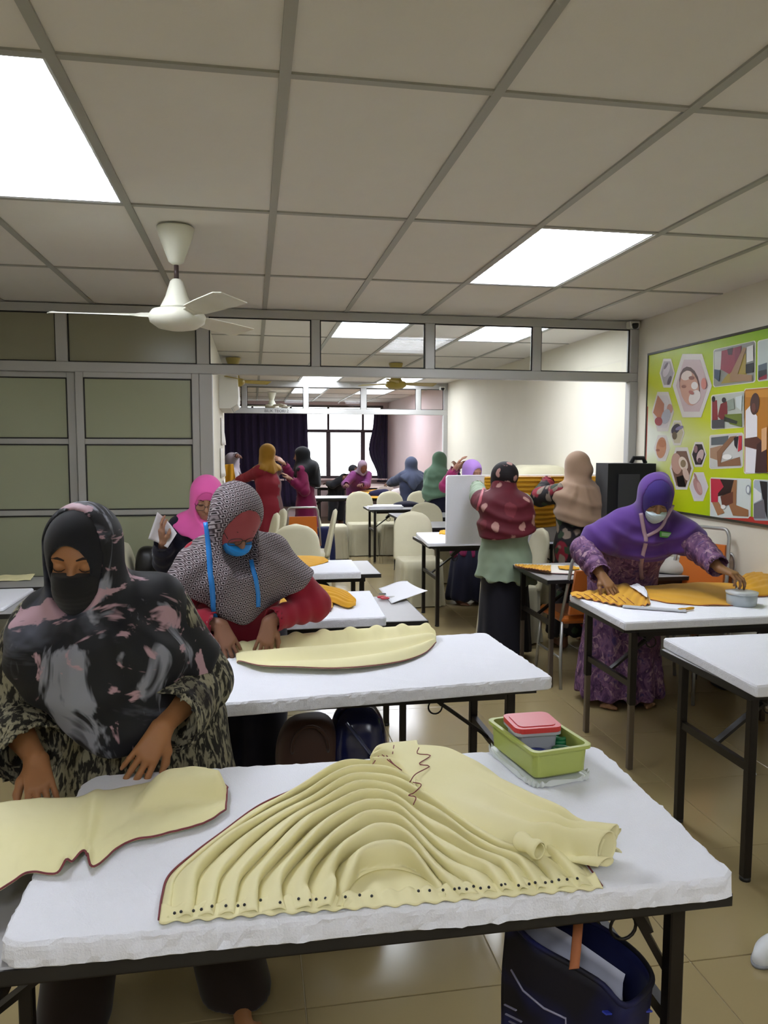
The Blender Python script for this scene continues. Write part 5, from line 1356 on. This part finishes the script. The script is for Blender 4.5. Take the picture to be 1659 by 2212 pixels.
# 5. mustard cloths
def patch(top_, bot_, z, label, m=M_mcloth, hump=.01, fold=.006, nf=3.0, name='mustard_cloth', hem=True, nu=36, nv=90, seed=1, fdir=0):
    A = resample(zpts(top_, z), nv); B = resample(zpts(bot_, z), nv); U = np.linspace(0, 1, nu)[:, None, None]; G = A[None] * (1 - U) + B[None] * U
    u = np.linspace(0, 1, nu)[:, None] * np.ones((1, nv)); v_ = np.ones((nu, 1)) * np.linspace(0, 1, nv)[None]
    G[..., 2] = z + hump * (np.sin(math.pi * u) * np.sin(math.pi * v_)) ** .5 + fold * (np.sin((v_ if fdir else u) * 6.28 * nf + 2 * wob(np.stack([u, v_], -1), seed, 4))) ** 2 + .004 * wob(np.stack([u * 2, v_ * 4], -1), seed, 5)
    o = sheet(name, G, m, None, .0025); tag(o, label, 'cloth')
    if hem: MB().tube([tuple(p) for p in G[-1] + np.array([0, 0, .002])], .002, 6).build('stitched_hem', M_thread, o)
    return o
patch([(560, 1205), (620, 1202), (690, 1203), (709, 1212)], [(560, 1233), (620, 1231), (670, 1224), (709, 1215)], ZF, 'flat mustard cloth on the board nearest the partition', hem=False, seed=2)
patch([(540, 1285), (600, 1283), (660, 1282), (700, 1282), (722, 1290)], [(540, 1338), (600, 1333), (650, 1330), (700, 1328), (718, 1318)], ZF, 'mustard cloth with gathered front edge on the third board', hump=.02, fold=.012, nf=5, seed=3, fdir=1)
patch([(636, 1283), (650, 1266), (690, 1270), (740, 1280), (769, 1298)], [(640, 1292), (690, 1296), (720, 1304), (750, 1312), (768, 1308)], ZF + .01, 'mustard cloth sleeve heaped over the third board', hump=.03, fold=.01, hem=False, seed=4)
patch([(1232, 1282), (1290, 1276), (1345, 1262), (1385, 1275), (1402, 1292)], [(1236, 1290), (1290, 1300), (1340, 1311), (1385, 1312), (1405, 1306)], ZF - .004, 'mustard cloth with dark pleat lines at left of purple woman\'s board', hump=.015, fold=.008, nf=5, seed=5, fdir=1)
lines = link_o = bpy.context.scene.objects['mustard_cloth.003'] if 'mustard_cloth.003' in bpy.context.scene.objects else None
for k in range(7):
    a = atz(1246 + k * 16, 1283 + k * .2, ZF + .012); b = atz(1262 + k * 18, 1292 + k * 2.2, ZF + .018)
    MB().tube([tuple(a), tuple((a + b) / 2 + np.array([0, 0, .003])), tuple(b)], .0016, 5).build('pleat_line', M_thread, lines)
patch([(1392, 1268), (1450, 1262), (1530, 1258), (1588, 1262)], [(1405, 1296), (1450, 1304), (1530, 1309), (1592, 1309)], ZF - .004, 'broad flat mustard cloth in front of the purple-scarfed woman', hump=.008, fold=.003, nf=2, seed=6)
patch([(1590, 1262), (1620, 1246), (1680, 1240)], [(1600, 1285), (1640, 1290), (1690, 1285)], ZF - .004, 'bunched mustard cloth at right of purple woman\'s board', hump=.05, fold=.015, nf=3, seed=7)
patch([(1375, 1262), (1390, 1268), (1398, 1280)], [(1360, 1266), (1385, 1282), (1398, 1292)], ZF + .025, 'strip of white interfacing lying across mustard cloth', m=M_paper, name='white_strip', hump=.006, fold=.002, hem=False, seed=8)
patch([(1110, 1220), (1180, 1222), (1290, 1226)], [(1112, 1225), (1180, 1238), (1290, 1243)], .745, 'long white and mustard strip laid on the bare grey table', m=fabric('white_cotton', '#dcd8cc', .05), name='cloth_strip', hump=.015, fold=.006, nf=2, seed=9)
patch([(1112, 1219), (1145, 1221), (1190, 1222)], [(1112, 1223), (1145, 1229), (1190, 1236)], .765, 'frayed mustard edging along the white strip on bare table', hump=.006, fold=.004, nf=6, seed=10, fdir=1)
patch([(1205, 1224), (1228, 1223), (1250, 1226)], [(1208, 1228), (1228, 1230), (1252, 1229)], .772, 'small mustard scrap lying on the white strip', hump=.006, fold=.003, hem=False, seed=12, name='cloth_scrap')
p = atz(1272, 1222, .765); ro = roll(p[0], p[1] - .02, .775, .024, .16, .5, MATS['white_cotton'], None, 'rolled_white_cloth', 1.4, thick=.012); tag(ro, 'rolled white cloth at the end of the strip on bare table', 'cloth')
patch([(-20, 1246), (40, 1243), (76, 1240)], [(-20, 1256), (40, 1254), (66, 1253)], .745, 'strip of cream cloth on the grey table by the frosted glass', m=MATS['cream_cloth'], name='cream_strip', hump=.01, fold=.003, seed=11, hem=False)
patch([(760, 1064), (815, 1058), (880, 1066)], [(765, 1074), (815, 1077), (880, 1074)], .745, 'mustard cloth on the table just inside the far room', hump=.02, fold=.01, seed=14, hem=False)
patch([(690, 1049), (740, 1046), (840, 1046)], [(690, 1053), (740, 1055), (840, 1054)], .75, 'pale cloth on the table below the bright window', m=fabric('pale_pink_cloth', '#dcc8c0', .05), name='pale_cloth', hump=.02, fold=.01, seed=15, hem=False)
p = atz(957, 1151, .79); patch([(950, 1148), (975, 1147)], [(948, 1154), (975, 1156)], ZF - .01, 'scrap of mustard cloth on the board beside upright board', hump=.02, fold=.004, seed=16, hem=False, name='cloth_scrap')

def hanging(label, px, Y, m, name='held_cloth'):
    P = [aty(a, b, Y) for a, b in px]; nn = 24; G = np.zeros((nn, nn, 3))
    for i in range(nn):
        for j in range(nn):
            a, b = i / (nn - 1), j / (nn - 1); G[i, j] = P[0] * (1 - a) * (1 - b) + P[1] * a * (1 - b) + P[2] * a * b + P[3] * (1 - a) * b; G[i, j, 1] += .02 * math.sin(a * 14 + b * 2) * (.4 + b)
    o = sheet(name, G, m, None, .003); tag(o, label, 'cloth'); return o
hanging('mustard cloth held up between two women by the cream wall end', [(479, 1004), (504, 1002), (510, 1046), (476, 1050)], 10.3, M_mcloth)
p = atz(1668, 2062, .0); sh_ = thing('shoe', 'white shoe tip poking in at the right edge of the floor', 'shoe', (float(p[0]), float(p[1]), 0), -1.1)
MB().lathe([(.0, 0), (.036, 0), (.04, .012), (.036, .04), (.02, .055), (0, .058)], (0, 0, 0), 24, sx=1.0, sy=2.6).build('upper', mat('white_shoe', '#d6d9da', .5), sh_)
MB().lathe([(.0, -.0), (.041, 0), (.042, .01), (0, .011)], (0, 0, 0), 24, sx=1.0, sy=2.6).build('sole', mat('grey_sole', '#8d9196', .6), sh_)
p = atz(1618, 1672, .0); G = np.zeros((8, 8, 3))
for i in range(8):
    for j in range(8): G[i, j] = (p[0] + .05 * (i / 7 - .5) + .01 * j / 7, p[1] + .05 * (j / 7 - .5), .002 + .012 * abs(math.sin(i * .9 + j * .6)))
o = sheet('paper_scrap', G, M_paper, None, .001); tag(o, 'small white paper scrap on the floor by the right-hand table leg', 'paper')

# upright board with swagged mustard cloth
bl = aty(964, 1186, 6.2); br_ = aty(1305, 1186, 6.32); zt = aty(966, 1027, 6.2)[2]; zb = .776
t = thing('upright_board', 'white foam board standing upright with mustard cloth pinned on it', 'foam board', (float(bl[0]), 6.2, zb))
Lb, Hb = float(br_[0] - bl[0]), float(zt - zb)
def rr(w_, h_, r): 
    o = []
    for cx, cyy, a0 in ((w_ - r, r, -90), (w_ - r, h_ - r, 0), (r, h_ - r, 90), (r, r, 180)):
        for q in np.linspace(a0, a0 + 90, 6): o.append((cx + r * math.cos(math.radians(q)), cyy + r * math.sin(math.radians(q))))
    return o
MB().prism(rr(Lb, Hb, .02), lambda a, b, h: (a, h + .06 * a, b), .042).build('board_panel', M_foam, t)
nu, nv = 90, 60; a0, a1 = .22 * Lb, .92 * Lb
U, Vv = np.meshgrid(np.linspace(0, 1, nu), np.linspace(0, 1, nv), indexing='ij')
sag = np.sin(math.pi * np.clip(U * 1.0, 0, 1)) ** .8
X = a0 + (a1 - a0) * U; Zz = Hb - .015 - Vv * (.30 + .14 * sag) * 1.0
pr = (np.sin((Vv * 11 + .4 * sag) * 6.28 / 1.0) * .5 + .5) ** .8
Yy = -.006 + .06 * X - .026 * pr * (.3 + .7 * sag) - .012
cl = sheet('swagged_cloth', np.stack([X, Yy, Zz], -1), M_mcloth, t, .003)

# paper held by the pink-scarfed woman
def bent_sheet(name, pts4, Y, m, label, cat, bend=.03):
    P = [aty(u_, v__, y_) for (u_, v__), y_ in zip(pts4, Y)]; n = 12; G = np.zeros((n, n, 3))
    for i in range(n):
        for j in range(n):
            a, b = i / (n - 1), j / (n - 1); G[i, j] = P[0] * (1 - a) * (1 - b) + P[1] * a * (1 - b) + P[2] * a * b + P[3] * (1 - a) * b; G[i, j, 1] += bend * math.sin(math.pi * a) * (1 - .5 * b)
    o = sheet(name, G, m, None, .001); tag(o, label, cat); return o
bent_sheet('paper_sheet', [(340, 1106), (382, 1152), (362, 1184), (320, 1164)], [4.32, 4.36, 4.4, 4.36], M_paper, 'white sheet of paper raised by the pink-scarfed woman', 'paper', .05)
# paper with a printed picture on third table
G = np.zeros((16, 14, 3)); P4 = [atz(818, 1272, .742), atz(880, 1257, .742), atz(924, 1288, .742), atz(846, 1305, .742)]
for i in range(16):
    for j in range(14):
        a, b = i / 15, j / 13; G[i, j] = P4[0] * (1 - a) * (1 - b) + P4[1] * a * (1 - b) + P4[2] * a * b + P4[3] * (1 - a) * b; G[i, j, 2] = .745 + .02 * max(0, math.sin(a * 3 + b * 2)) * a + .03 * a * b * b
pp = sheet('crumpled_paper', G, M_paper, None, .001); tag(pp, 'crumpled white paper hanging over the end of the third table', 'paper')
pa = atz(826, 1283, .75); MB().box(-.02, .02, -.012, .012, 0, .003).build('printed_mark', M_black, pp, tuple(pa))
sc = thing('scissors', 'red-handled scissors lying by the crumpled paper', 'scissors', tuple(atz(828, 1293, .745)), .3)
for sgn in (-1, 1):
    MB().tube([(.0 + .022 * math.cos(q), sgn * .022 + .015 * math.sin(q), .006) for q in np.linspace(0, 6.28, 20)[:-1]], .005, 8, closed=True).build('handle', mat('red_plastic', '#b8343c', .35), sc)
    MB().prism([(.02, sgn * .012), (.13, -sgn * .012), (.135, -sgn * .006), (.03, sgn * .02)], lambda a, b, h: (a, b, .004 + h), .003).build('blade', M_steel, sc)

# green box with lid beneath, tub with red lid and oddments
c0, c1, c2 = atz(1146, 1690, .80), atz(1270, 1674, .80), atz(1062, 1615, .80)
ex = (c1 - c0)[:2]; wx = float(np.linalg.norm(ex)); ex /= wx; ey = np.array([-ex[1], ex[0]]); wy = .235
cen = c0[:2] + ex * wx / 2 + ey * wy / 2; rz = math.atan2(ex[1], ex[0]) + .06
def tray(name, a, b, h, m, th=.004, flare=.012, r=.025, lip=.006):
    def ring(da, db, z, rr_):
        o = []
        for cx, cyy, a0 in ((a + da - rr_, -b - db + rr_, -90), (a + da - rr_, b + db - rr_, 0), (-a - da + rr_, b + db - rr_, 90), (-a - da + rr_, -b - db + rr_, 180)):
            for q in np.linspace(a0, a0 + 90, 7): o.append((cx + rr_ * math.cos(math.radians(q)), cyy + rr_ * math.sin(math.radians(q)), z))
        return o
    R_ = [ring(-flare - .006, -flare - .006, 0, r), ring(-flare, -flare, .006, r), ring(-.002, -.002, h - lip * 1.6, r), ring(lip, lip, h - lip * 1.4, r), ring(lip, lip, h, r), ring(-th, -th, h, r), ring(-flare - th, -flare - th, .008, r)]
    n = len(R_[0]); v = [q for rg in R_ for q in rg]; f = [[i * n + k, i * n + (k + 1) % n, (i + 1) * n + (k + 1) % n, (i + 1) * n + k] for i in range(len(R_) - 1) for k in range(n)]
    f += [list(range(n))[::-1], [(len(R_) - 1) * n + k for k in range(n)]]
    return MB().add(v, f).mesh(name, m)
gb = thing('green_box', 'lime green plastic box without lid on the nearest board', 'box', (float(cen[0]), float(cen[1]), ZF + .016), rz)
link('box_shell', tray('box_shell', wx / 2, wy / 2, .072, mat('lime_plastic', '#a8b35c', .4), flare=.005, r=.018), gb)
m = MB(); n = 120; v = []
for z, s_ in ((0, 1.0), (.012, 1.01)):
    for k in range(n):
        a = 2 * math.pi * k / n; c, s2 = math.cos(a), math.sin(a); x = (wx / 2 + .008) * math.copysign(abs(c) ** .3, c); y = (wy / 2 + .008) * math.copysign(abs(s2) ** .3, s2)
        w_ = 1 + .02 * math.sin(a * 26); v.append((x * s_ * w_, y * s_ * w_, z + (.005 * math.sin(a * 26) if z else 0)))
m.add(v, [[k, (k + 1) % n, n + (k + 1) % n, n + k] for k in range(n)] + [list(range(n))[::-1], list(range(n, 2 * n))], False)
lid = m.build('box_lid', mat('frosted_lid', '#d5dad6', .35), None, (float(cen[0]), float(cen[1]), ZF + .002), (0, 0, rz)); tag(lid, 'pale wavy-edged lid lying under the green box', 'lid')
tub = thing('plastic_tub', 'small clear tub with red lid inside the green box', 'tub', (float(cen[0]) - .012, float(cen[1]) + .01, ZF + .03), rz - .15)
link('tub_shell', tray('tub_shell', .055, .05, .072, mat('milky_plastic', '#a9abb6', .25), r=.016, flare=.006), tub)
MB().prism(rr(.124, .114, .02), lambda a, b, h: (a - .062, b - .057, .071 + h), .013).build('tub_lid', mat('red_lid', '#cc3b3f', .35), tub, None)
MB().prism(rr(.10, .09, .016), lambda a, b, h: (a - .05, b - .045, .084 + h), .002).build('lid_panel', MATS['red_lid'], tub)
for k, (dx, dyy, col, la) in enumerate([(-.035, -.062, '#2a3570', 'dark blue cloth tape coil inside the green box'), (.075, .0, '#1f7a4a', 'shiny green ribbon coil inside the green box'), (.03, -.066, '#22663f', 'green thread scrap in front of red-lidded tub')]):
    o = MB().tube([(.03 * math.cos(q) * (1 - q / 60), .022 * math.sin(q) * (1 - q / 60), .012 + .0013 * q) for q in np.linspace(0, 18, 70)], .006, 6).build('ribbon_coil', mat('ribbon_' + col, col, .35), None, (float(cen[0]) + dx * math.cos(rz) - dyy * math.sin(rz), float(cen[1]) + dx * math.sin(rz) + dyy * math.cos(rz), ZF + .03), (0, 0, rz)); tag(o, la, 'ribbon')

# tape tub under the purple woman's hand, ruler
p = atz(1620, 1312, ZF - .004); tt = thing('clear_tub', 'round translucent tub under the purple-scarfed woman\'s left hand', 'tub', (float(p[0]), float(p[1]) + .07, ZF - .004))
MB().lathe([(.0, 0), (.07, 0), (.073, .004), (.076, .06), (.07, .063), (.066, .006), (0, .006)], n=36).build('tub_wall', mat('translucent_plastic', '#a9b3b8', .2), tt)
MB().lathe([(.078, .058), (.08, .07), (.04, .074), (0, .074)], n=36).build('tub_cover', mat('clear_cover', '#bfc4c4', .25), tt)
a = atz(1345, 1312, ZF - .003); b = atz(1482, 1322, ZF - .003)
ru = MB().bar(tuple(a), tuple(b), .035, .008).build('ruler', mat('pale_ruler', '#c9ccd0', .4), None, (0, 0, .006)); tag(ru, 'pale ruler lying along the front of the mustard cloth', 'ruler')
p = atz(1470, 1318, ZF); ro = roll(float(p[0]) + .03, float(p[1]), ZF + .005, .007, .10, -1.3, M_mcloth, None, 'cloth_scrap', 1.3); tag(ro, 'curled mustard scrap at the ruler\'s end', 'cloth')
# white bag heap behind R2
hb = Vol([2.5, 4.62, .74], [3.02, 5.1, 1.0], .012); hb.ell((2.68, 4.85, .78), (.16, .12, .11), None, .05); hb.ell((2.85, 4.8, .77), (.14, .12, .07), None, .05); hb.clip(lambda X, Y, Z: .742 - Z)
V, Q = hb.surf(); V = relax(V, Q, 2); V += vnormals(V, Q) * (.012 * wob(V, 5, 24))[:, None]; V[:, 2] = np.maximum(V[:, 2], .743)
o = link('cloth_heap', mesh_np('cloth_heap', V, Q, fabric('greyish_white_cloth', '#b5b3aa', .06))); tag(o, 'greyish white heap of cloth below the orange chairs', 'cloth')

# bags -----------------------------------------------------------------------
def bagp(t):
    n = t.noise(t.coord((4, 4, 5)), 1, 2); return t.ramp(n, [(.45, '#1a1f52'), (.55, '#15141f')])
M_bag = patterned('navy_print_bag', bagp, .6); M_bagd = fabric('dark_print', '#14131c', .15, rough=.6); M_lining = fabric('navy_lining', '#1a1f4e', .1)
def open_bag(name, label, ring_top, ring_bot, m, inner, cat='bag', lip=.012):
    t = thing(name, label, cat, tuple(np.mean(ring_bot, 0))); c = np.mean(ring_bot, 0); n = 64
    A = resample(np.vstack([ring_top, ring_top[:1]]), n + 1)[:-1] - c; B = resample(np.vstack([ring_bot, ring_bot[:1]]), n + 1)[:-1] - c
    rows = 18; v = []
    for i in range(rows):
        k = i / (rows - 1); ring = A * (1 - k) + B * k; cen_ = ring.mean(0)
        q = np.linspace(0, 2 * math.pi, n, endpoint=False)
        wv = 1 + (.035 * np.sin(q * 3 + k * 4) + .02 * np.sin(q * 7 + k * 9)) * math.sin(math.pi * k)
        ring = cen_ + (ring - cen_) * wv[:, None]; v.append(ring)
    G = np.array(v).transpose(1, 0, 2); G = np.concatenate([G, G[:1]], 0)
    o = sheet('bag_side', G, m, t, .004)
    I = G[:, :7] .copy(); cc = I.mean((0, 1)); I = cc + (I - cc) * np.array([.965, .965, 1]); sheet('bag_lining', I, inner, t, .002)
    MB().tube([tuple(p) for p in A], lip * .5, 6, closed=True).build('bag_rim', m, t)
    MB().add([tuple(p) for p in B], [list(range(n))]).build('bag_base', m, t)
    return t, c, A
rt = np.array([aty(1095, 1975, 1.48), aty(1150, 2035, 1.40), aty(1235, 2085, 1.34), aty(1300, 2125, 1.30), aty(1352, 2172, 1.27), aty(1408, 2122, 1.35), aty(1390, 2075, 1.41), aty(1340, 2030, 1.46), aty(1270, 1990, 1.51), aty(1180, 1962, 1.53)])
rb = rt.copy(); rb[:, 2] = .10; rb[:, 0] = rb[:, 0].mean() + (rb[:, 0] - rb[:, 0].mean()) * 1.0 - .01; 
bg, bc, bA = open_bag('shopping_bag', 'navy woven shopping bag with orange strap under the nearest table', rt, rb, M_bag, M_lining)
def bagl(p): return tuple(np.array(p) - bc)
s0 = aty(1252, 1955, 1.42); s1 = aty(1246, 2040, 1.36); s2 = aty(1240, 2093, 1.325)
G = np.zeros((3, 14, 3)); 
for j in range(14):
    k = j / 13; p = (s0 * (1 - k) ** 2 + 2 * s1 * k * (1 - k) + s2 * k * k) - bc
    for i in range(3): G[i, j] = p + np.array([(i - 1) * .0105, 0, 0])
sheet('strap', G, mat('orange_strap', '#a8653c', .7), bg, .003)
# panel print and piping of the bag front
ff = lambda px, y: bagl(aty(px[0], px[1], y))
MB().tube([ff((1104, 2095), 1.43), ff((1130, 2140), 1.385), ff((1175, 2178), 1.345), ff((1222, 2200), 1.32), ff((1222, 2230), 1.315)], .0022, 6).build('piping', mat('pale_piping', '#8c8aa0', .6), bg)
MB().bar(ff((1305, 2188), 1.275), ff((1405, 2182), 1.33), .010, .003).build('blue_trim', mat('royal_blue', '#2f3fae', .5), bg)
for (x, y, L) in ((1090, 2170, .05), (1092, 2190, .07), (1100, 2206, .04)):
    MB().bar(ff((x, y), 1.42), ff((x + L * 500, y + L * 250), 1.385), .004, .002).build('faded_print', MATS['pale_piping'], bg)
wp = [aty(1130, 1985, 1.47), aty(1160, 2000, 1.45), aty(1230, 2040, 1.41), aty(1350, 2125, 1.34)]
G = np.zeros((12, 8, 3))
for i in range(12):
    k = i / 11; q = k * 3; a = int(min(q, 2)); p = wp[a] * (1 - (q - a)) + wp[a + 1] * (q - a) - bc
    for j in range(8): G[i, j] = p + np.array([0, .01 * math.sin(j), -.025 * j + .02])
sheet('paper_contents', G, mat('dim_paper', '#b4b6c4', .8), bg, .001)
# brown handbag and navy plastic bag under the second table
def blob_bag(name, label, cells, m, seed, h=.011, amp=.008, parts=()):
    lo = np.min([np.array(c_[0]) - max(c_[1]) for c_ in cells], 0); hi = np.max([np.array(c_[0]) + max(c_[1]) for c_ in cells], 0); lo[2] = max(lo[2], -.01)
    v = Vol(lo, hi, h)
    for c_ in cells: v.ell(c_[0], c_[1], c_[2] if len(c_) > 2 else None, .04, p=c_[3] if len(c_) > 3 else 2)
    v.clip(lambda X, Y, Z: .003 - Z); V, Q = v.surf(); V = relax(V, Q, 2); V += vnormals(V, Q) * (amp * wob(V, seed, 22))[:, None]; V[:, 2] = np.maximum(V[:, 2], .001)
    o0 = np.array([V[:, 0].mean(), V[:, 1].mean(), 0]); t = thing(name, label, 'bag', tuple(o0)); link('bag_body', mesh_np('bag_body', V - o0, Q, m), t); return t, o0
p = aty(668, 1600, 2.95); hb_, o0 = blob_bag('handbag', 'brown leather handbag on the floor under the second table', [((float(p[0]), 2.98, .24), (.13, .09, .285), None, 3.5)], fabric('brown_leather', '#4a342b', .12, rough=.5), 31)
hz_ = .50
MB().tube([(-.07, -.075, .40)] + [(-.07 * math.cos(q), -.085, .42 + .09 * math.sin(q)) for q in np.linspace(0, math.pi, 12)] + [(.07, -.075, .40)], .007, 8).build('handle', MATS['brown_leather'], hb_)
MB().tube([(.11 * math.cos(q), -.088 + .01 * abs(math.cos(q)), .22 + .13 * math.sin(q)) for q in np.linspace(.2, math.pi - .2, 16)], .003, 6).build('seam', M_black, hb_)
p = aty(800, 1600, 2.9); nb_, o0 = blob_bag('plastic_bag', 'shiny navy plastic bag slumping under the second table', [((float(p[0]) - .04, 3.0, .27), (.12, .12, .29), None, 3), ((float(p[0]) + .08, 2.97, .17), (.16, .12, .19), None, 3), ((float(p[0]) + .14, 2.94, .27), (.07, .08, .10))], mat('navy_plastic', '#141a48', .18, spec=.6), 33, amp=.016)
MB().tube([(-.12, -.10, .52), (-.04, -.145, .42), (.08, -.15, .29), (.17, -.13, .20)], .012, 8, flat=.4).build('bag_fold', mat('clear_wrap', '#565c78', .15), nb_)
p = atz(500, 1660, 0.05); tb, o0 = blob_bag('turquoise_bag', 'turquoise bag on the floor behind the front woman', [((float(aty(505, 1665, 2.75)[0]), 2.78, .12), (.13, .09, .14))], mat('turquoise_plastic', '#17607c', .4), 35)
p = aty(310, 1200, 5.45); 
o, o0 = blob_bag('black_bag', 'black bag slung on the cream chair by the frosted glass', [((float(p[0]) + .015, 5.52, .685), (.075, .09, .21), None, 3.5)], mat('black_leather', '#121214', .35), 37); 
p = aty(690, 1140, 9.3); o, o0 = blob_bag('tote_bag', 'navy tote bag standing beyond the orange chair', [((float(p[0]) + .06, 9.35, .3), (.14, .1, .32), None, 4)], fabric('tote_navy', '#1b2148', .1), 39)
p = aty(1575, 1490, 4.5); o, o0 = blob_bag('dark_bag', 'dark navy bag on the floor below the stacked orange chairs', [((float(p[0]), 4.52, .14), (.11, .1, .16), None, 4)], M_navy, 41)
# papers and bag on the far tables
for k, (u0, u1, v0, v1, la) in enumerate([(795, 872, 1092, 1099, 'left white paper stack on the fourth middle-room table'), (815, 878, 1094, 1100, 'right white paper stack on the fourth middle-room table')]):
    a = atz(u0, v1, .75); b = atz(u1, v1, .75)
    o = MB(); 
    for i in range(6): o.box(-float(b[0] - a[0]) / 2 + i * .004, float(b[0] - a[0]) / 2 + i * .003, -.10 + i * .003, .10, .006 * i, .006 * i + .0055)
    o = o.build('paper_stack', M_paper, None, (float(a[0] + b[0]) / 2, 10.45 + .22 * k, .741)); tag(o, la, 'papers', 'papers on middle-room table')
p = atz(880, 1094, .75); bb = Vol([p[0] - .25, 10.4, .735], [p[0] + .3, 10.95, .9], .012); bb.ell((p[0], 10.74, .77), (.2, .09, .05), None, .04); bb.clip(lambda X, Y, Z: .742 - Z); V, Q = bb.surf(); V = relax(V, Q, 2); V += vnormals(V, Q) * (.006 * wob(V, 6, 30))[:, None]; V[:, 2] = np.maximum(V[:, 2], .742)
o = link('folded_garment', mesh_np('folded_garment', V, Q, M_navy)); tag(o, 'dark blue folded garment beside the white paper stacks', 'garment')
p = atz(810, 1056, .75); 
for k, (x, y, c_, la, nm) in enumerate([(2.15, 12.95, '#1d1f45', 'dark blue bag lying on the far-room table', 'dark_bag'), (2.55, 13.05, '#d8d2d2', 'white plastic bundle on the far-room table', 'white_bundle'), (2.30, 13.2, '#a89a90', 'greyish crumpled bundle on the far-room table', 'grey_bundle')]):
    bb = Vol([x - .3, y - .25, .735], [x + .3, y + .25, 1.0], .014); bb.ell((x, y, .79), (.19, .11, .075 + .03 * k), None, .05); bb.ell((x + .1, y, .8), (.09, .08, .08), None, .05); bb.clip(lambda X, Y, Z: .742 - Z); V, Q = bb.surf(); V = relax(V, Q, 1); V += vnormals(V, Q) * (.014 * wob(V, 7 + k, 26))[:, None]; V[:, 2] = np.maximum(V[:, 2], .742)
    o = link(nm, mesh_np(nm, V, Q, fabric('bundle_' + c_, c_, .1))); tag(o, la, 'bundle')
# cream covers stacked by the wall behind the upright board
q0 = aty(1112, 1006, 7.3); q1 = aty(1232, 1006, 7.3)
sv = Vol([float(q0[0]) - .05, 7.1, 0], [float(q1[0]) + .05, 7.75, 1.5], .016); cx = float(q0[0] + q1[0]) / 2; hw = float(q1[0] - q0[0]) / 2
sv.ell((cx, 7.42, .7), (hw, .22, .72), None, .03, p=6); V, Q = sv.surf(); V = relax(V, Q, 1); V += vnormals(V, Q) * (.012 * np.sin(V[:, 0] * 40 + 2 * np.sin(V[:, 0] * 9)) * smoothstep(1.35, 1.0, V[:, 2]) + .008 * wob(V, 9, 18))[:, None]; V[:, 2] = np.maximum(V[:, 2], .002)
o = thing('draped_chair_stack', 'stack of chairs draped with cream cloth by the wall behind the upright board', 'chair stack', (cx, 7.42, 0)); link('drape', mesh_np('drape', V - np.array([cx, 7.42, 0]), Q, M_cream), o)
# measuring tape worn by 4, lanyards of 2, badge -> parts of the people
def ribbon(parent, pts, wdt, m, name, world=True):
    mw = Matrix.Translation(parent.location) @ Matrix.Rotation(parent.rotation_euler.z, 4, 'Z'); inv = mw.inverted()
    P = resample(np.array(pts), 60); G = np.zeros((2, 60, 3))
    for j in range(60):
        for i in range(2): G[i, j] = inv @ Vector((P[j][0] + (i - .5) * wdt, P[j][1], P[j][2]))
    return sheet(name, G, m, parent, .002)
RIB = []
# ================================================================ worn accessories, placed on the cloth surface they lie on
def surface_at(objs, u, v, off=.004):
    """first point of the given mesh objects on the line through pixel (u,v)"""
    dg = bpy.context.evaluated_depsgraph_get(); best = None; d = ray(u, v)
    for o in objs:
        mi = o.matrix_world.inverted(); p0 = mi @ Vector((0, 0, ZC)); dd = (mi.to_3x3() @ Vector(d)).normalized()
        ok, loc, nrm, _ = o.ray_cast(p0, dd)
        if ok:
            wl = o.matrix_world @ loc; dist = (wl - Vector((0, 0, ZC))).length
            if best is None or dist < best[0]: best = (dist, wl, (o.matrix_world.to_3x3() @ nrm).normalized())
    return best
bpy.context.view_layer.update()
def worn(root, px, wdt, m, name, off=.006):
    objs = [c for c in root.children if c.type == 'MESH' and c.name.split('.')[0] in ('headscarf', 'dress', 'tunic')]
    P = []
    for u, v in resample(np.array(px, float), 28):
        h = surface_at(objs, u, v)
        if h: P.append(np.array(h[1] + h[2] * off))
    if len(P) < 4: return None
    P = np.array(P)
    for _ in range(2): P[1:-1] = (P[:-2] + 2 * P[1:-1] + P[2:]) / 4
    inv = root.matrix_world.inverted(); n = len(P); G = np.zeros((2, n, 3)); cam_p = np.array([0, 0, ZC])
    for j in range(n):
        t_ = P[min(j + 1, n - 1)] - P[max(j - 1, 0)]; vd = P[j] - cam_p; s_ = np.cross(t_, vd); s_ /= np.linalg.norm(s_) + 1e-9
        for i in range(2): G[i, j] = inv @ Vector(P[j] + s_ * (i - .5) * wdt)
    return sheet(name, G, m, root, .0025)
M_lan = mat('blue_lanyard', '#1f7fd0', .4); M_tape = mat('pink_tape', '#a98d9a', .5); M_tape2 = mat('rose_tape', '#b0505c', .5)
worn(w2, [(447, 1120), (452, 1160), (455, 1220), (461, 1280), (466, 1345)], .021, M_lan, 'lanyard')
worn(w2, [(545, 1210), (551, 1240), (556, 1275), (556, 1310)], .017, M_lan, 'lanyard')
worn(w4, [(1386, 1108), (1392, 1150), (1396, 1168), (1390, 1192), (1384, 1225), (1386, 1250)], .022, M_tape, 'measuring_tape')
worn(w4, [(1394, 1160), (1425, 1140), (1442, 1112), (1458, 1075)], .018, M_tape, 'measuring_tape')
worn(w5, [(1046, 1056), (1034, 1100), (1022, 1140), (1010, 1180)], .028, M_tape2, 'measuring_tape')
h = surface_at([c for c in w4.children if c.name.startswith('headscarf')], 1440, 1158)
if h:
    bd = MB().box(-.043, .043, -.004, .002, -.017, .017, .002).build('name_badge', mat('badge_green', '#4c9a3c', .4), w4); p = w4.matrix_world.inverted() @ (h[1] + h[2] * .012); bd.location = p; bd.rotation_euler = (-.25, .12, .12)
    MB().box(-.033, .033, -.006, -.003, -.010, .010).build('badge_card', mat('badge_pale', '#9cc79a', .4), bd)
